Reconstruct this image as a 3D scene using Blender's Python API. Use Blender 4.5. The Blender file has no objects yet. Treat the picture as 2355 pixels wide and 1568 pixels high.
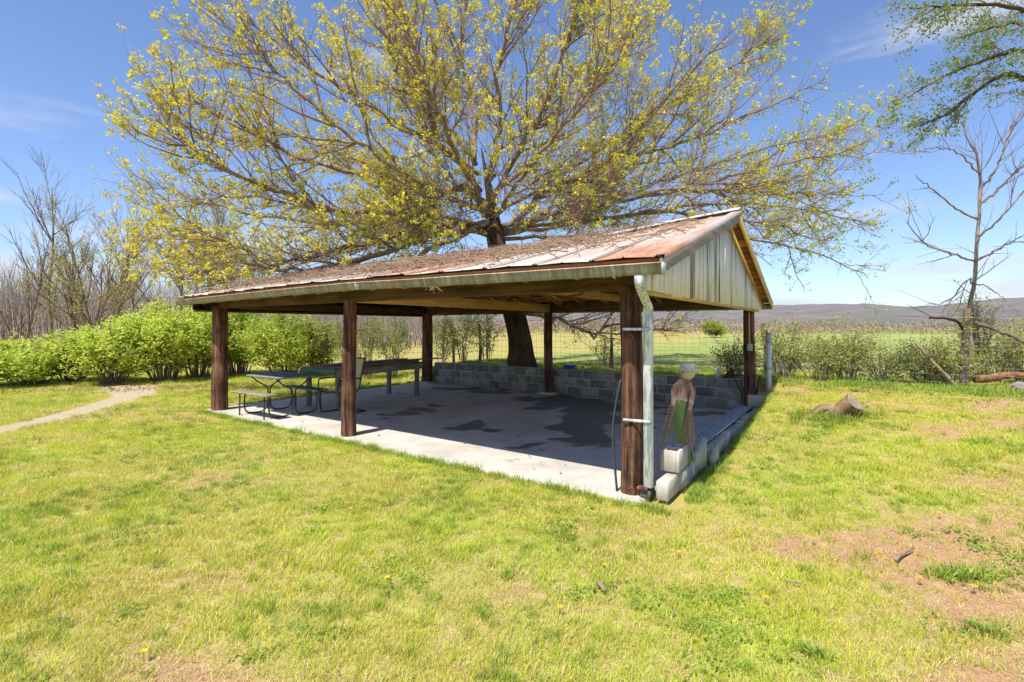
import bpy, bmesh, math, random
import numpy as np

SC = bpy.context.scene
COL = SC.collection
rng = np.random.default_rng(11)
random.seed(5)

# ------------------------------------------------------------------ camera, sky, sun, exposure
EYE = 1.65
cam_d = bpy.data.cameras.new('camera')
cam = bpy.data.objects.new('camera', cam_d)
COL.objects.link(cam)
cam.location = (0, 0, EYE)
cam.rotation_euler = (math.radians(90), 0, 0)
cam_d.sensor_width = 36
cam_d.lens = 17.34
cam_d.shift_y = -0.0136
cam_d.clip_start = 0.05
cam_d.clip_end = 20000
SC.camera = cam

SUN_DIR = np.array([-0.60, -0.78]) / math.hypot(0.60, 0.78)      # horizontal direction towards the sun
SUN_EL = math.radians(61)
world = bpy.data.worlds.new('World')
SC.world = world
world.use_nodes = True
wn, wl = world.node_tree.nodes, world.node_tree.links
wn.clear()
w_out = wn.new('ShaderNodeOutputWorld')
w_bg = wn.new('ShaderNodeBackground')
w_sky = wn.new('ShaderNodeTexSky')
w_sky.sky_type = 'NISHITA'
w_sky.sun_disc = False
w_sky.sun_elevation = SUN_EL
w_sky.sun_rotation = math.atan2(SUN_DIR[0], SUN_DIR[1])
w_sky.altitude = 200
w_sky.air_density = 1.0
w_sky.dust_density = 0.25
w_sky.ozone_density = 2.0
w_bg.inputs['Strength'].default_value = 0.100
# thin clouds: a low bank near the horizon and a few wisps higher up
w_tc = wn.new('ShaderNodeTexCoord')
w_sep = wn.new('ShaderNodeSeparateXYZ')
wl.new(w_tc.outputs['Generated'], w_sep.inputs[0])
w_map = wn.new('ShaderNodeMapping')
w_map.inputs['Scale'].default_value = (1.6, 1.6, 9.0)
wl.new(w_tc.outputs['Generated'], w_map.inputs[0])
w_no = wn.new('ShaderNodeTexNoise')
w_no.inputs['Scale'].default_value = 1.7
w_no.inputs['Detail'].default_value = 7
w_no.inputs['Roughness'].default_value = 0.55
wl.new(w_map.outputs[0], w_no.inputs['Vector'])
w_cov = wn.new('ShaderNodeMapRange')            # more cloud towards the horizon
w_cov.inputs['From Min'].default_value = 0.01
w_cov.inputs['From Max'].default_value = 0.22
w_cov.inputs['To Min'].default_value = 0.20
w_cov.inputs['To Max'].default_value = -0.085
wl.new(w_sep.outputs['Z'], w_cov.inputs['Value'])
w_add = wn.new('ShaderNodeMath'); w_add.operation = 'ADD'
wl.new(w_no.outputs['Fac'], w_add.inputs[0]); wl.new(w_cov.outputs[0], w_add.inputs[1])
w_rmp = wn.new('ShaderNodeMapRange'); w_rmp.interpolation_type = 'SMOOTHSTEP'
w_rmp.inputs['From Min'].default_value = 0.50
w_rmp.inputs['From Max'].default_value = 0.74
w_rmp.inputs['To Max'].default_value = 0.85
wl.new(w_add.outputs[0], w_rmp.inputs['Value'])
w_mix = wn.new('ShaderNodeMix'); w_mix.data_type = 'RGBA'
wl.new(w_rmp.outputs[0], w_mix.inputs['Factor'])
w_tint = wn.new('ShaderNodeMix'); w_tint.data_type = 'RGBA'; w_tint.blend_type = 'MULTIPLY'
w_tint.inputs['Factor'].default_value = 1.0
wl.new(w_sky.outputs[0], w_tint.inputs['A'])
w_tint.inputs['B'].default_value = (0.80, 0.86, 1.02, 1)
wl.new(w_tint.outputs['Result'], w_mix.inputs['A'])
w_mix.inputs['B'].default_value = (4.2, 4.3, 4.7, 1)
wl.new(w_mix.outputs['Result'], w_bg.inputs['Color'])
wl.new(w_bg.outputs[0], w_out.inputs['Surface'])

sun_d = bpy.data.lights.new('sun', 'SUN')
sun_d.energy = 3.7
sun_d.angle = math.radians(0.53)
sun_d.color = (1.0, 0.94, 0.85)
sun = bpy.data.objects.new('sun', sun_d)
COL.objects.link(sun)
sun.location = (-20, -25, 40)
sun.rotation_euler = (math.pi / 2 - SUN_EL, 0, math.atan2(SUN_DIR[0], -SUN_DIR[1]))

SC.view_settings.view_transform = 'Standard'
SC.view_settings.look = 'None'
SC.view_settings.exposure = 0.95
SC.view_settings.gamma = 1.0
SC.view_settings.use_curve_mapping = False
SC.cycles.max_bounces = 6
SC.cycles.diffuse_bounces = 4
SC.cycles.glossy_bounces = 2
SC.cycles.transmission_bounces = 3
SC.cycles.volume_bounces = 0
SC.cycles.transparent_max_bounces = 8
SC.cycles.use_denoising = True

# ------------------------------------------------------------------ frame of the pavilion: s along its front (right is +), n towards its back
FR = np.array([1.20, 4.95])
ANG = math.atan2(-0.572, 0.820)
EX = np.array([math.cos(ANG), math.sin(ANG)])
EY = np.array([-math.sin(ANG), math.cos(ANG)])


def L2W(s, n):
    p = FR + s * EX + n * EY
    return float(p[0]), float(p[1])


def W2L(x, y):
    dx, dy = x - FR[0], y - FR[1]
    return dx * EX[0] + dy * EX[1], dx * EY[0] + dy * EY[1]


def PX(u, v, Y):
    """a point seen at picture position (u, v) of a 2354 px wide picture, at depth Y metres"""
    return np.array([(u - 1177) / 1134 * Y, Y, EYE + (752 - v) / 1134 * Y])


# ------------------------------------------------------------------ noise for layout
def _hash(ix, iy, seed):
    h = (ix.astype(np.int64) * 374761393 + iy.astype(np.int64) * 668265263 + seed * 1442695041) & 0x7fffffff
    h = ((h ^ (h >> 13)) * 1274126177) & 0x7fffffff
    return ((h ^ (h >> 16)) & 0xffff) / 65535.0


def vnoise(x, y, seed=0):
    x = np.asarray(x, float); y = np.asarray(y, float)
    ix, iy = np.floor(x), np.floor(y)
    fx, fy = x - ix, y - iy
    fx = fx * fx * (3 - 2 * fx); fy = fy * fy * (3 - 2 * fy)
    a = _hash(ix, iy, seed); b = _hash(ix + 1, iy, seed)
    c = _hash(ix, iy + 1, seed); d = _hash(ix + 1, iy + 1, seed)
    return (a * (1 - fx) + b * fx) * (1 - fy) + (c * (1 - fx) + d * fx) * fy


def fbm(x, y, seed=0, oct=4):
    t, amp, tot = 0, 1.0, 0
    for o in range(oct):
        t = t + amp * vnoise(x * 2 ** o, y * 2 ** o, seed + o * 17)
        tot += amp; amp *= 0.5
    return t / tot


def sstep(a, b, x):
    t = np.clip((np.asarray(x, float) - a) / (b - a), 0, 1)
    return t * t * (3 - 2 * t)


def HT(x, y):
    """height of the ground"""
    x = np.asarray(x, float); y = np.asarray(y, float)
    s, n = W2L(x, y)
    z = -0.035 + 0.05 * (fbm(x * .4, y * .4, 3) - .5)
    z = z * (1 - 0.0 * y)
    right = sstep(.37, .62, s) * (.30 * np.clip((n + .2) / 6.4, 0, 1) + .22 * sstep(1.0, 6.4, n))
    soft = .45 * sstep(-.25, .1, s)
    back = sstep(6.06 - soft, 6.13 + soft, n) * sstep(-10.4, -8.3, s) * .52
    z = z + np.maximum(right, back)
    far = sstep(30, 80, np.hypot(x, y))
    z = z * (1 - far) + far * (0.42 + 0.25 * (fbm(x * .02, y * .02, 8) - .5))
    return z


def ht(x, y):
    return float(HT(np.array([x]), np.array([y]))[0])


# ------------------------------------------------------------------ meshes
def make_mesh(name, V, Q=None, T=None, smooth=False, mat=None):
    V = np.asarray(V, np.float32).reshape(-1, 3)
    Q = np.zeros((0, 4), np.int32) if Q is None or len(Q) == 0 else np.asarray(Q, np.int32)
    T = np.zeros((0, 3), np.int32) if T is None or len(T) == 0 else np.asarray(T, np.int32)
    me = bpy.data.meshes.new(name)
    me.vertices.add(len(V)); me.vertices.foreach_set('co', V.ravel())
    loops = np.concatenate([Q.ravel(), T.ravel()])
    me.loops.add(len(loops)); me.loops.foreach_set('vertex_index', loops)
    starts = np.concatenate([np.arange(len(Q)) * 4, len(Q) * 4 + np.arange(len(T)) * 3]).astype(np.int32)
    me.polygons.add(len(starts)); me.polygons.foreach_set('loop_start', starts)
    if smooth:
        me.polygons.foreach_set('use_smooth', np.ones(len(starts), bool))
    me.update(calc_edges=True)
    if mat is not None:
        me.materials.append(mat)
    return me


def link(name, me, parent=None, loc=None, rot=None, **props):
    o = bpy.data.objects.new(name, me)
    COL.objects.link(o)
    if parent is not None:
        o.parent = parent
    if loc is not None:
        o.location = loc
    if rot is not None:
        o.rotation_euler = rot
    for k, v in props.items():
        o[k] = v
    return o


def thing(name, label, cat, loc=(0, 0, 0), rotz=0, group=None):
    o = link(name, None, None, loc, (0, 0, rotz), label=label, category=cat, kind='thing')
    o.empty_display_size = 0.2
    if group:
        o['group'] = group
    return o


def tag(o, label, cat, group=None):
    o['label'] = label; o['category'] = cat; o['kind'] = 'thing'
    if group:
        o['group'] = group
    return o


def batch_tubes(P, R, sides):
    """P N,K,3 centre lines, R N,K radii -> V, Q"""
    N, K, _ = P.shape
    T = np.gradient(P, axis=1)
    T /= np.linalg.norm(T, axis=2, keepdims=True) + 1e-9
    av = P[:, -1] - P[:, 0]
    av /= np.linalg.norm(av, axis=1, keepdims=True) + 1e-9
    ref = np.where(np.abs(av[:, 2:3]) < .8, np.array([[0, 0, 1.]]), np.array([[1., 0.13, 0]]))
    E1 = np.cross(T, ref[:, None, :]); E1 /= np.linalg.norm(E1, axis=2, keepdims=True) + 1e-9
    E2 = np.cross(T, E1)
    a = np.arange(sides) * 2 * math.pi / sides
    V = P[:, :, None, :] + R[:, :, None, None] * (np.cos(a)[None, None, :, None] * E1[:, :, None, :] + np.sin(a)[None, None, :, None] * E2[:, :, None, :])
    i = np.arange(N)[:, None, None]; k = np.arange(K - 1)[None, :, None]; j = np.arange(sides)[None, None, :]
    j2 = (j + 1) % sides
    base = i * K * sides
    Q = np.stack(np.broadcast_arrays(base + k * sides + j, base + k * sides + j2, base + (k + 1) * sides + j2, base + (k + 1) * sides + j), -1).reshape(-1, 4)
    return V.reshape(-1, 3), Q


class MB:
    """collects simple solids and links them as one mesh object"""
    def __init__(self):
        self.V = []; self.Q = []; self.T = []; self.n = 0

    def add(self, V, Q=None, T=None):
        V = np.asarray(V, float).reshape(-1, 3)
        if Q is not None and len(Q): self.Q.append(np.asarray(Q) + self.n)
        if T is not None and len(T): self.T.append(np.asarray(T) + self.n)
        self.V.append(V); self.n += len(V)
        return self

    def hexa(self, c):
        self.add(c, [(0, 3, 2, 1), (4, 5, 6, 7), (0, 1, 5, 4), (1, 2, 6, 5), (2, 3, 7, 6), (3, 0, 4, 7)])
        return self

    def box(self, c, d, rot=None):
        c = np.asarray(c, float); x, y, z = np.asarray(d, float) / 2
        p = np.array([(-x, -y, -z), (x, -y, -z), (x, y, -z), (-x, y, -z), (-x, -y, z), (x, -y, z), (x, y, z), (-x, y, z)])
        if rot is not None:
            p = p @ np.asarray(rot).T
        return self.hexa(p + c)

    def beam(self, a, b, w, h, up=(0, 0, 1)):
        """a squared bar from a to b, w wide, h high, centred on the line"""
        a = np.asarray(a, float); b = np.asarray(b, float)
        t = (b - a) / np.linalg.norm(b - a)
        sd = np.cross(t, np.asarray(up, float)); sd /= np.linalg.norm(sd)
        u = np.cross(sd, t)
        p = []
        for e in (a, b):
            for i, k in ((-1, -1), (1, -1), (1, 1), (-1, 1)):
                p.append(e + sd * i * w / 2 + u * k * h / 2)
        return self.hexa([p[0], p[1], p[2], p[3], p[4], p[5], p[6], p[7]])

    def tube(self, pts, r, sides=8, cap=True):
        P = np.asarray(pts, float)[None]
        K = P.shape[1]
        R = np.broadcast_to(np.asarray(r, float), (K,))[None]
        V, Q = batch_tubes(P, R, sides)
        T = []
        if cap:
            c0 = len(V); V = np.vstack([V, P[0, 0], P[0, -1]])
            b = (K - 1) * sides
            for j in range(sides):
                T.append((c0, (j + 1) % sides, j)); T.append((c0 + 1, b + j, b + (j + 1) % sides))
        return self.add(V, Q, T)

    def obj(self, name, mat, parent=None, bevel=0, smooth=False, loc=None, rot=None, **props):
        me = self.mesh(name, mat, bevel, smooth)
        return link(name, me, parent, loc, rot, **props)

    def mesh(self, name, mat, bevel=0, smooth=False):
        V = np.vstack(self.V)
        Q = np.vstack(self.Q) if self.Q else None
        T = np.vstack(self.T) if self.T else None
        me = make_mesh(name, V, Q, T, smooth, mat)
        if bevel:
            bm = bmesh.new(); bm.from_mesh(me)
            bmesh.ops.recalc_face_normals(bm, faces=bm.faces[:])
            bmesh.ops.bevel(bm, geom=bm.edges[:], offset=bevel, segments=1, affect='EDGES', clamp_overlap=True)
            bm.to_mesh(me); bm.free()
        return me


def rotz(a):
    c, s = math.cos(a), math.sin(a)
    return np.array([(c, -s, 0), (s, c, 0), (0, 0, 1)])


def roty(a):
    c, s = math.cos(a), math.sin(a)
    return np.array([(c, 0, s), (0, 1, 0), (-s, 0, c)])


def rotx(a):
    c, s = math.cos(a), math.sin(a)
    return np.array([(1, 0, 0), (0, c, -s), (0, s, c)])


def smooth_line(pts, K, jitter=0, r=None):
    """Catmull-Rom through pts, K points"""
    p = np.asarray(pts, float)
    if len(p) == 2:
        p = np.array([p[0], (p[0] + p[1]) / 2, p[1]])
    q = np.vstack([2 * p[0] - p[1], p, 2 * p[-1] - p[-2]])
    t = np.linspace(0, len(p) - 1 - 1e-6, K)
    i = t.astype(int); f = (t - i)[:, None]
    a, b, c, d = q[i], q[i + 1], q[i + 2], q[i + 3]
    o = .5 * ((2 * b) + (-a + c) * f + (2 * a - 5 * b + 4 * c - d) * f ** 2 + (-a + 3 * b - 3 * c + d) * f ** 3)
    if jitter:
        j = (r or rng).normal(0, jitter, o.shape); j[0] = 0
        o = o + j
    return o


# ------------------------------------------------------------------ materials
def srgb(h):
    h = h.lstrip('#')
    v = [int(h[i:i + 2], 16) / 255 for i in (0, 2, 4)]
    return tuple(c / 12.92 if c <= .04045 else ((c + .055) / 1.055) ** 2.4 for c in v) + (1,)


class NT:
    def __init__(self, name):
        self.m = bpy.data.materials.new(name)
        self.m.use_nodes = True
        self.t = self.m.node_tree
        self.N, self.L = self.t.nodes, self.t.links
        self.b = self.N['Principled BSDF']
        self.out = self.N['Material Output']
        self.b.inputs['Specular IOR Level'].default_value = 0.25
        self._c = None

    def node(self, typ, **kw):
        n = self.N.new(typ)
        for k, v in kw.items():
            setattr(n, k, v)
        return n

    def put(self, sock, v):
        if hasattr(v, 'is_output') or isinstance(v, bpy.types.NodeSocket):
            self.L.new(v, sock)
        else:
            sock.default_value = v

    def coord(self, kind='Object', scale=(1, 1, 1), jitter=False):
        if kind == 'World':
            src = self.node('ShaderNodeNewGeometry').outputs['Position']
        else:
            src = self.node('ShaderNodeTexCoord').outputs[kind]
        if jitter:
            oi = self.node('ShaderNodeObjectInfo')
            ad = self.node('ShaderNodeVectorMath', operation='MULTIPLY_ADD')
            self.L.new(oi.outputs['Random'], ad.inputs[0])
            ad.inputs[1].default_value = (37, 53, 71)
            self.L.new(src, ad.inputs[2])
            src = ad.outputs[0]
        mp = self.node('ShaderNodeMapping')
        mp.inputs['Scale'].default_value = scale
        self.L.new(src, mp.inputs[0])
        return mp.outputs[0]

    def noise(self, vec, scale, detail=5, rough=.55, dist=0, out='Fac'):
        n = self.node('ShaderNodeTexNoise')
        self.put(n.inputs['Vector'], vec)
        n.inputs['Scale'].default_value = scale
        n.inputs['Detail'].default_value = detail
        n.inputs['Roughness'].default_value = rough
        n.inputs['Distortion'].default_value = dist
        return n.outputs[out]

    def ramp(self, fac, stops, mode='LINEAR'):
        r = self.node('ShaderNodeValToRGB')
        r.color_ramp.interpolation = mode
        e = r.color_ramp.elements
        while len(e) < len(stops):
            e.new(0.5)
        for k, (p, c) in enumerate(stops):
            e[k].position = p
            e[k].color = srgb(c) if isinstance(c, str) else ((c, c, c, 1) if isinstance(c, (int, float)) else c)
        self.put(r.inputs[0], fac)
        return r.outputs[0]

    def mix(self, fac, a, b, blend='MIX'):
        m = self.node('ShaderNodeMix', data_type='RGBA', blend_type=blend)
        self.put(m.inputs['Factor'], fac)
        for s, v in (('A', a), ('B', b)):
            if isinstance(v, str): v = srgb(v)
            self.put(m.inputs[s], v)
        return m.outputs['Result']

    def math(self, op, a, b=0.0):
        m = self.node('ShaderNodeMath', operation=op)
        self.put(m.inputs[0], a); self.put(m.inputs[1], b)
        return m.outputs[0]

    def mrange(self, v, a, b, c=0, d=1):
        m = self.node('ShaderNodeMapRange', interpolation_type='SMOOTHSTEP')
        self.put(m.inputs['Value'], v)
        for k, x in zip(('From Min', 'From Max', 'To Min', 'To Max'), (a, b, c, d)):
            m.inputs[k].default_value = x
        return m.outputs[0]

    def hsv(self, col, value=None, hue=None, sat=None):
        h = self.node('ShaderNodeHueSaturation')
        self.put(h.inputs['Color'], col)
        if value is not None: self.put(h.inputs['Value'], value)
        if hue is not None: self.put(h.inputs['Hue'], hue)
        if sat is not None: self.put(h.inputs['Saturation'], sat)
        return h.outputs[0]

    def bump(self, h, strength=.3, dist=.01):
        b = self.node('ShaderNodeBump')
        b.inputs['Strength'].default_value = strength
        b.inputs['Distance'].default_value = dist
        self.put(b.inputs['Height'], h)
        self.L.new(b.outputs[0], self.b.inputs['Normal'])

    def rand(self):
        return self.node('ShaderNodeObjectInfo').outputs['Random']

    def island(self):
        return self.node('ShaderNodeNewGeometry').outputs['Random Per Island']

    def attr(self, name):
        a = self.node('ShaderNodeAttribute'); a.attribute_name = name
        return a.outputs['Fac']

    def done(self, col, rough=.8, metal=0, spec=None):
        self.put(self.b.inputs['Base Color'], col if not isinstance(col, str) else srgb(col))
        self.put(self.b.inputs['Roughness'], rough)
        self.put(self.b.inputs['Metallic'], metal)
        if spec is not None:
            self.b.inputs['Specular IOR Level'].default_value = spec
        return self.m

    def leafy(self, col, trans=.35, rough=.6, tcol=None):
        """diffuse leaf that lets light through"""
        self.done(col, rough)
        tr = self.node('ShaderNodeBsdfTranslucent')
        self.put(tr.inputs['Color'], tcol if tcol is not None else col)
        mx = self.node('ShaderNodeMixShader'); mx.inputs[0].default_value = trans
        self.L.new(self.b.outputs[0], mx.inputs[1]); self.L.new(tr.outputs[0], mx.inputs[2])
        self.L.new(mx.outputs[0], self.out.inputs['Surface'])
        return self.m


def wood(name, stops, grain=(3, 3, 30), along=2, scale=1.0, rough=.85, var=.35, bump=.35, patch=None, pscale=1.2):
    """weathered timber; grain runs along axis `along`"""
    t = NT(name)
    sc = [22 * scale] * 3; sc[along] = 1.3 * scale
    g = t.noise(t.coord('Object', sc, True), 1.0, 6, .6, .4)
    col = t.ramp(g, stops)
    if patch:
        p = t.noise(t.coord('Object', (1, 1, 1), True), pscale, 4, .6)
        col = t.mix(t.mrange(p, .42, .66), col, patch, 'MULTIPLY')
    val = t.mrange(t.rand(), 0, 1, 1 - var, 1 + var * .6)
    col = t.hsv(col, val)
    t.bump(g, bump, .006)
    return t.done(col, rough)


def plain(name, col, rough=.7, metal=0, nscale=8, var=.25, bump=.1, rnd=.0, spec=None):
    t = NT(name)
    n = t.noise(t.coord('Object', (1, 1, 1), True), nscale, 6, .6)
    c = t.hsv(srgb(col), t.mrange(n, .25, .75, 1 - var, 1 + var))
    if rnd:
        c = t.hsv(c, t.mrange(t.rand(), 0, 1, 1 - rnd, 1 + rnd))
    if bump:
        t.bump(n, bump, .004)
    return t.done(c, rough, metal, spec)


MAT = {}
MAT['post'] = wood('post_timber', [(.28, '#211812'), (.42, '#4f3528'), (.54, '#785540'), (.66, '#957054'), (.8, '#b09074')], along=2, var=.15, bump=.9, patch=(.40, .38, .38, 1), pscale=2.6)
MAT['beam'] = wood('beam_timber', [(.25, '#332618'), (.55, '#5a462c'), (.8, '#7d6642')], along=0, var=.25, patch=(.5, .5, .45, 1))
MAT['beam_y'] = wood('beam_timber_crosswise', [(.25, '#33241a'), (.55, '#5a4228'), (.8, '#7d623c')], along=1, var=.25)
MAT['tie'] = wood('tie_timber', [(.2, '#a07a48'), (.5, '#cba467'), (.8, '#dfbf88')], along=1, var=.15, bump=.2)
MAT['rafter'] = wood('rafter_timber', [(.25, '#85633c'), (.55, '#b08a58'), (.8, '#cfab78')], along=1, var=.3)
MAT['sheath'] = wood('sheathing_timber', [(.25, '#755234'), (.5, '#a9794f'), (.75, '#c99c6c')], along=0, var=.45)
MAT['plank'] = wood('grey_plank', [(.2, '#4c443a'), (.5, '#8a7c68'), (.8, '#b0a48e')], along=1, var=.3)
MAT['barge'] = wood('grey_barge_board', [(.2, '#5d5c58'), (.5, '#8d8b84'), (.8, '#b5b2a6')], along=1, var=.12)
MAT['green_paint'] = wood('green_painted_board', [(.2, '#33493c'), (.5, '#4f6c5a'), (.8, '#6b8672')], along=0, var=.12, bump=.2)
MAT['leg_grey'] = wood('grey_leg', [(.2, '#4f5147'), (.5, '#7c7d6c'), (.8, '#9a9a85')], along=2, var=.2)


def siding_mat():
    t = NT('peeling_siding_paint')
    v = t.coord('Object', (14, 14, .8), True)
    g = t.noise(v, 1.0, 7, .65, .5)
    big = t.noise(t.coord('Object', (3.5, 3.5, .55), True), 1.0, 4, .6)
    rnd = t.rand()
    worn = t.math('ADD', t.math('MULTIPLY', g, .75), t.math('MULTIPLY', big, .45))
    worn = t.math('ADD', worn, t.math('MULTIPLY', t.mrange(rnd, .55, 1.0), .13))
    paint = t.ramp(g, [(.2, '#cfd0cc'), (.5, '#e0e1de'), (.8, '#eceae6')])
    bare = t.ramp(t.noise(v, 2.3, 5, .6), [(.3, '#3b362f'), (.5, '#77705f'), (.75, '#9d957f')])
    col = t.mix(t.mrange(worn, .655, .80), paint, bare)
    t.bump(g, .4, .006)
    return t.done(col, .8)


MAT['siding'] = siding_mat()
MAT['siding_in'] = wood('inner_siding', [(.25, '#241711'), (.5, '#3d281a'), (.8, '#6d5236')], along=2, var=.5)
MAT['plate'] = wood('yellow_plate', [(.2, '#a98c52'), (.5, '#c9ab6d'), (.8, '#d9c18b')], along=1, var=.1, bump=.15)


def roof_mat(name='rusting_roof_metal', more=0.0):
    t = NT(name)
    o = t.coord('Object', (1, 1, 1))
    o_j = t.coord('Object', (1, 1, 1), True)
    str_ = t.noise(t.coord('Object', (7, .9, 1), True), 1.0, 6, .65, .3)
    pat = t.noise(o_j, .55, 3, .5)
    fine = t.noise(o, 14, 5, .7)
    zinc = t.ramp(str_, [(.25, '#aaa198'), (.5, '#cbc2b8'), (.75, '#dcd5cd')])
    rust = t.ramp(fine, [(.25, '#875a41'), (.5, '#aa7a5e'), (.75, '#c1a08a')])
    f = t.math('ADD', t.math('MULTIPLY', str_, .55), t.math('MULTIPLY', pat, .55))
    f = t.math('ADD', f, t.mrange(t.rand(), .0, 1.0, -.10 + more, .12 + more))
    f = t.math('ADD', f, t.math('MULTIPLY', t.math('SUBTRACT', fine, .5), .14))
    m = t.mrange(f, .50, .72)
    col = t.mix(m, zinc, rust)
    col = t.mix(t.math('MULTIPLY', t.attr('seam'), .85), col, '#4a3a30')
    t.bump(fine, .06, .004)
    t.put(t.b.inputs['Roughness'], t.math('ADD', t.math('MULTIPLY', m, .25), .55))
    t.put(t.b.inputs['Base Color'], col)
    t.put(t.b.inputs['Metallic'], t.mrange(m, 0, 1, .25, 0))
    return t.m


MAT['roof'] = roof_mat()
MAT['flash'] = roof_mat('rusty_rake_flashing', .16)


def gutter_mat(name, a, b, c):
    t = NT(name)
    st = t.noise(t.coord('Object', (16, 2, 2.5)), 1.0, 6, .7, .3)
    big = t.noise(t.coord('Object', (.9, 1, 5)), 1.0, 4, .6)
    col = t.ramp(st, [(.25, a), (.5, b), (.75, c)])
    col = t.mix(t.mrange(big, .57, .72), col, '#a9764c')
    t.bump(st, .1, .003)
    return t.done(col, .55, .15)


MAT['gutter'] = gutter_mat('weathered_gutter', '#5c5a4c', '#8d8c7b', '#bfbdad')
MAT['gutter_lip'] = gutter_mat('rusty_gutter_lip', '#b06a3f', '#c9956c', '#e4d3bd')


def spout_mat():
    t = NT('peeling_downspout_paint')
    w = t.noise(t.coord('Object', (26, 26, 3.2)), 1.0, 6, .7, .6)
    col = t.mix(t.mrange(w, .45, .54), t.ramp(w, [(.2, '#8fa3ad'), (.5, '#a9b6b9')]), '#e6e6df')
    t.bump(w, .15, .003)
    return t.done(col, .5, .1)


MAT['spout'] = spout_mat()
MAT['fascia'] = wood('blue_grey_fascia', [(.2, '#5d646b'), (.5, '#878e92'), (.8, '#b7b5b0')], along=0, var=.1)


def concrete_mat():
    t = NT('slab_concrete')
    o = t.coord('Object', (1, 1, 1))
    fine = t.noise(o, 30, 6, .7)
    mid = t.noise(o, 2.2, 6, .6)
    col = t.ramp(mid, [(.28, '#aba69c'), (.5, '#bfb9ae'), (.72, '#cdc7bc')])
    col = t.hsv(col, t.mrange(fine, .3, .7, .9, 1.08))
    stain = t.attr('stain')
    st = t.math('ADD', stain, t.math('MULTIPLY', t.math('SUBTRACT', t.noise(o, 5, 6, .65), .5), .45))
    m = t.mrange(st, .24, .48)
    col = t.mix(m, col, '#625d4c')
    mild = t.mrange(t.noise(o, .9, 5, .6), .46, .66, 0, .3)
    col = t.mix(mild, col, '#8a8377')
    t.bump(t.math('ADD', fine, t.math('MULTIPLY', mid, 1.5)), .12, .004)
    t.put(t.b.inputs['Base Color'], col)
    t.put(t.b.inputs['Roughness'], t.math('SUBTRACT', .85, t.math('MULTIPLY', m, .3)))
    return t.m


MAT['slab'] = concrete_mat()


def block_mat(name, a, b, c, rnd=.25):
    t = NT(name)
    f = t.noise(t.coord('Object', (1, 1, 1), True), 55, 4, .8)
    g = t.noise(t.coord('Object', (1, 1, 1), True), 4.5, 5, .65)
    col = t.ramp(g, [(.25, a), (.5, b), (.75, c)])
    col = t.hsv(col, t.math('MULTIPLY', t.mrange(f, .25, .75, .8, 1.15), t.mrange(t.rand(), 0, 1, 1 - rnd, 1 + rnd)))
    t.bump(f, .45, .006)
    return t.done(col, .95)


MAT['block'] = block_mat('grey_block', '#5e5a50', '#86837b', '#a19e95', .3)
MAT['mortar'] = block_mat('mortar', '#918d83', '#aca89d', '#bdb9ae', .02)
MAT['block_pale'] = block_mat('pale_block', '#a39d90', '#bab3a5', '#cbc5b8', .12)
MAT['grate'] = plain('grate_bar', '#9aa0a3', .6, .2, 30, .3)
MAT['dark'] = plain('dark_gap', '#26282b', .9)
MAT['steel_brown'] = plain('brown_tube_steel', '#4b433b', .45, .3, 20, .2)
MAT['black_hose'] = plain('dark_hose', '#3f434a', .45, 0, 10, .2)
MAT['mesh_tan'] = plain('tan_sling_mesh', '#c4b795', .8, 0, 90, .18)
MAT['outlet'] = plain('grey_outlet', '#a9aaa6', .6, 0, 20, .1)
MAT['pvc'] = plain('white_pipe', '#c9cdd0', .5, 0, 10, .1)
MAT['blue'] = plain('blue_plastic', '#2d64b8', .4, 0, 10, .15)
MAT['rusty'] = plain('rusty_iron', '#8a4f2c', .8, .1, 25, .35)
MAT['dark_iron'] = plain('dark_iron', '#43403d', .6, .3, 25, .3)
MAT['wire'] = plain('fence_wire', '#8c8c86', .5, .4, 10, .2)
MAT['tabletop'] = wood('grey_tabletop', [(.2, '#535a5c'), (.5, '#737c7d'), (.8, '#8f9796')], along=0, var=.15, bump=.2)

# ================================================================== the setting
def axis(dense_lo, dense_hi, step, lo, hi, grow=1.17):
    a = list(np.arange(dense_lo, dense_hi + 1e-6, step))
    d = step
    while a[-1] < hi:
        d *= grow; a.append(a[-1] + d)
    d = step
    pre = [dense_lo]
    while pre[-1] > lo:
        d *= grow; pre.append(pre[-1] - d)
    return np.array(pre[::-1][:-1] + a)


PATH_C = np.array([(-8.0, 5.5), (-8.35, 7.6), (-8.5, 9.2), (-9.0, 11.2), (-9.9, 13.0), (-11.4, 14.0)])


def path_dist(x, y):
    """distance from the gravel track's centre line and half width there"""
    c = smooth_line(np.c_[PATH_C, np.zeros(len(PATH_C))], 60)[:, :2]
    hw = np.interp(np.linspace(0, 1, 60), [0, .45, .7, .9, 1], [.34, .32, .5, .8, .4])
    x = np.asarray(x, float); y = np.asarray(y, float)
    best = np.full(x.shape, 1e9); w = np.full(x.shape, .4)
    for (px, py), h in zip(c, hw):
        d = np.hypot(x - px, y - py)
        m = d < best
        best = np.where(m, d, best); w = np.where(m, h, w)
    return best, w


DIRT = [(3.35, 3.05, .75, .38, .6), (2.55, 2.30, .55, .22, .9), (3.9, 2.75, .6, .3, .7), (2.0, 2.15, .5, .2, .75), (4.6, 4.0, .9, .35, .5), (3.4, 3.9, .8, .3, .45),
        (5.6, 4.6, .8, .35, .5), (3.1, 2.15, .5, .2, .7), (-1.55, 2.3, .35, .22, .7), (-1.9, 3.3, .4, .2, .45), (.3, 3.1, .35, .15, .4), (6.6, 6.6, .7, .3, .5),
        (6.0, 7.8, .6, .3, .5), (8.0, 7.6, .9, .4, .6), (9.5, 8.3, 1.2, .4, .6), (3.0, 7.2, .35, .8, .5), (2.2, 5.9, .3, .5, .5)]


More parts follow.
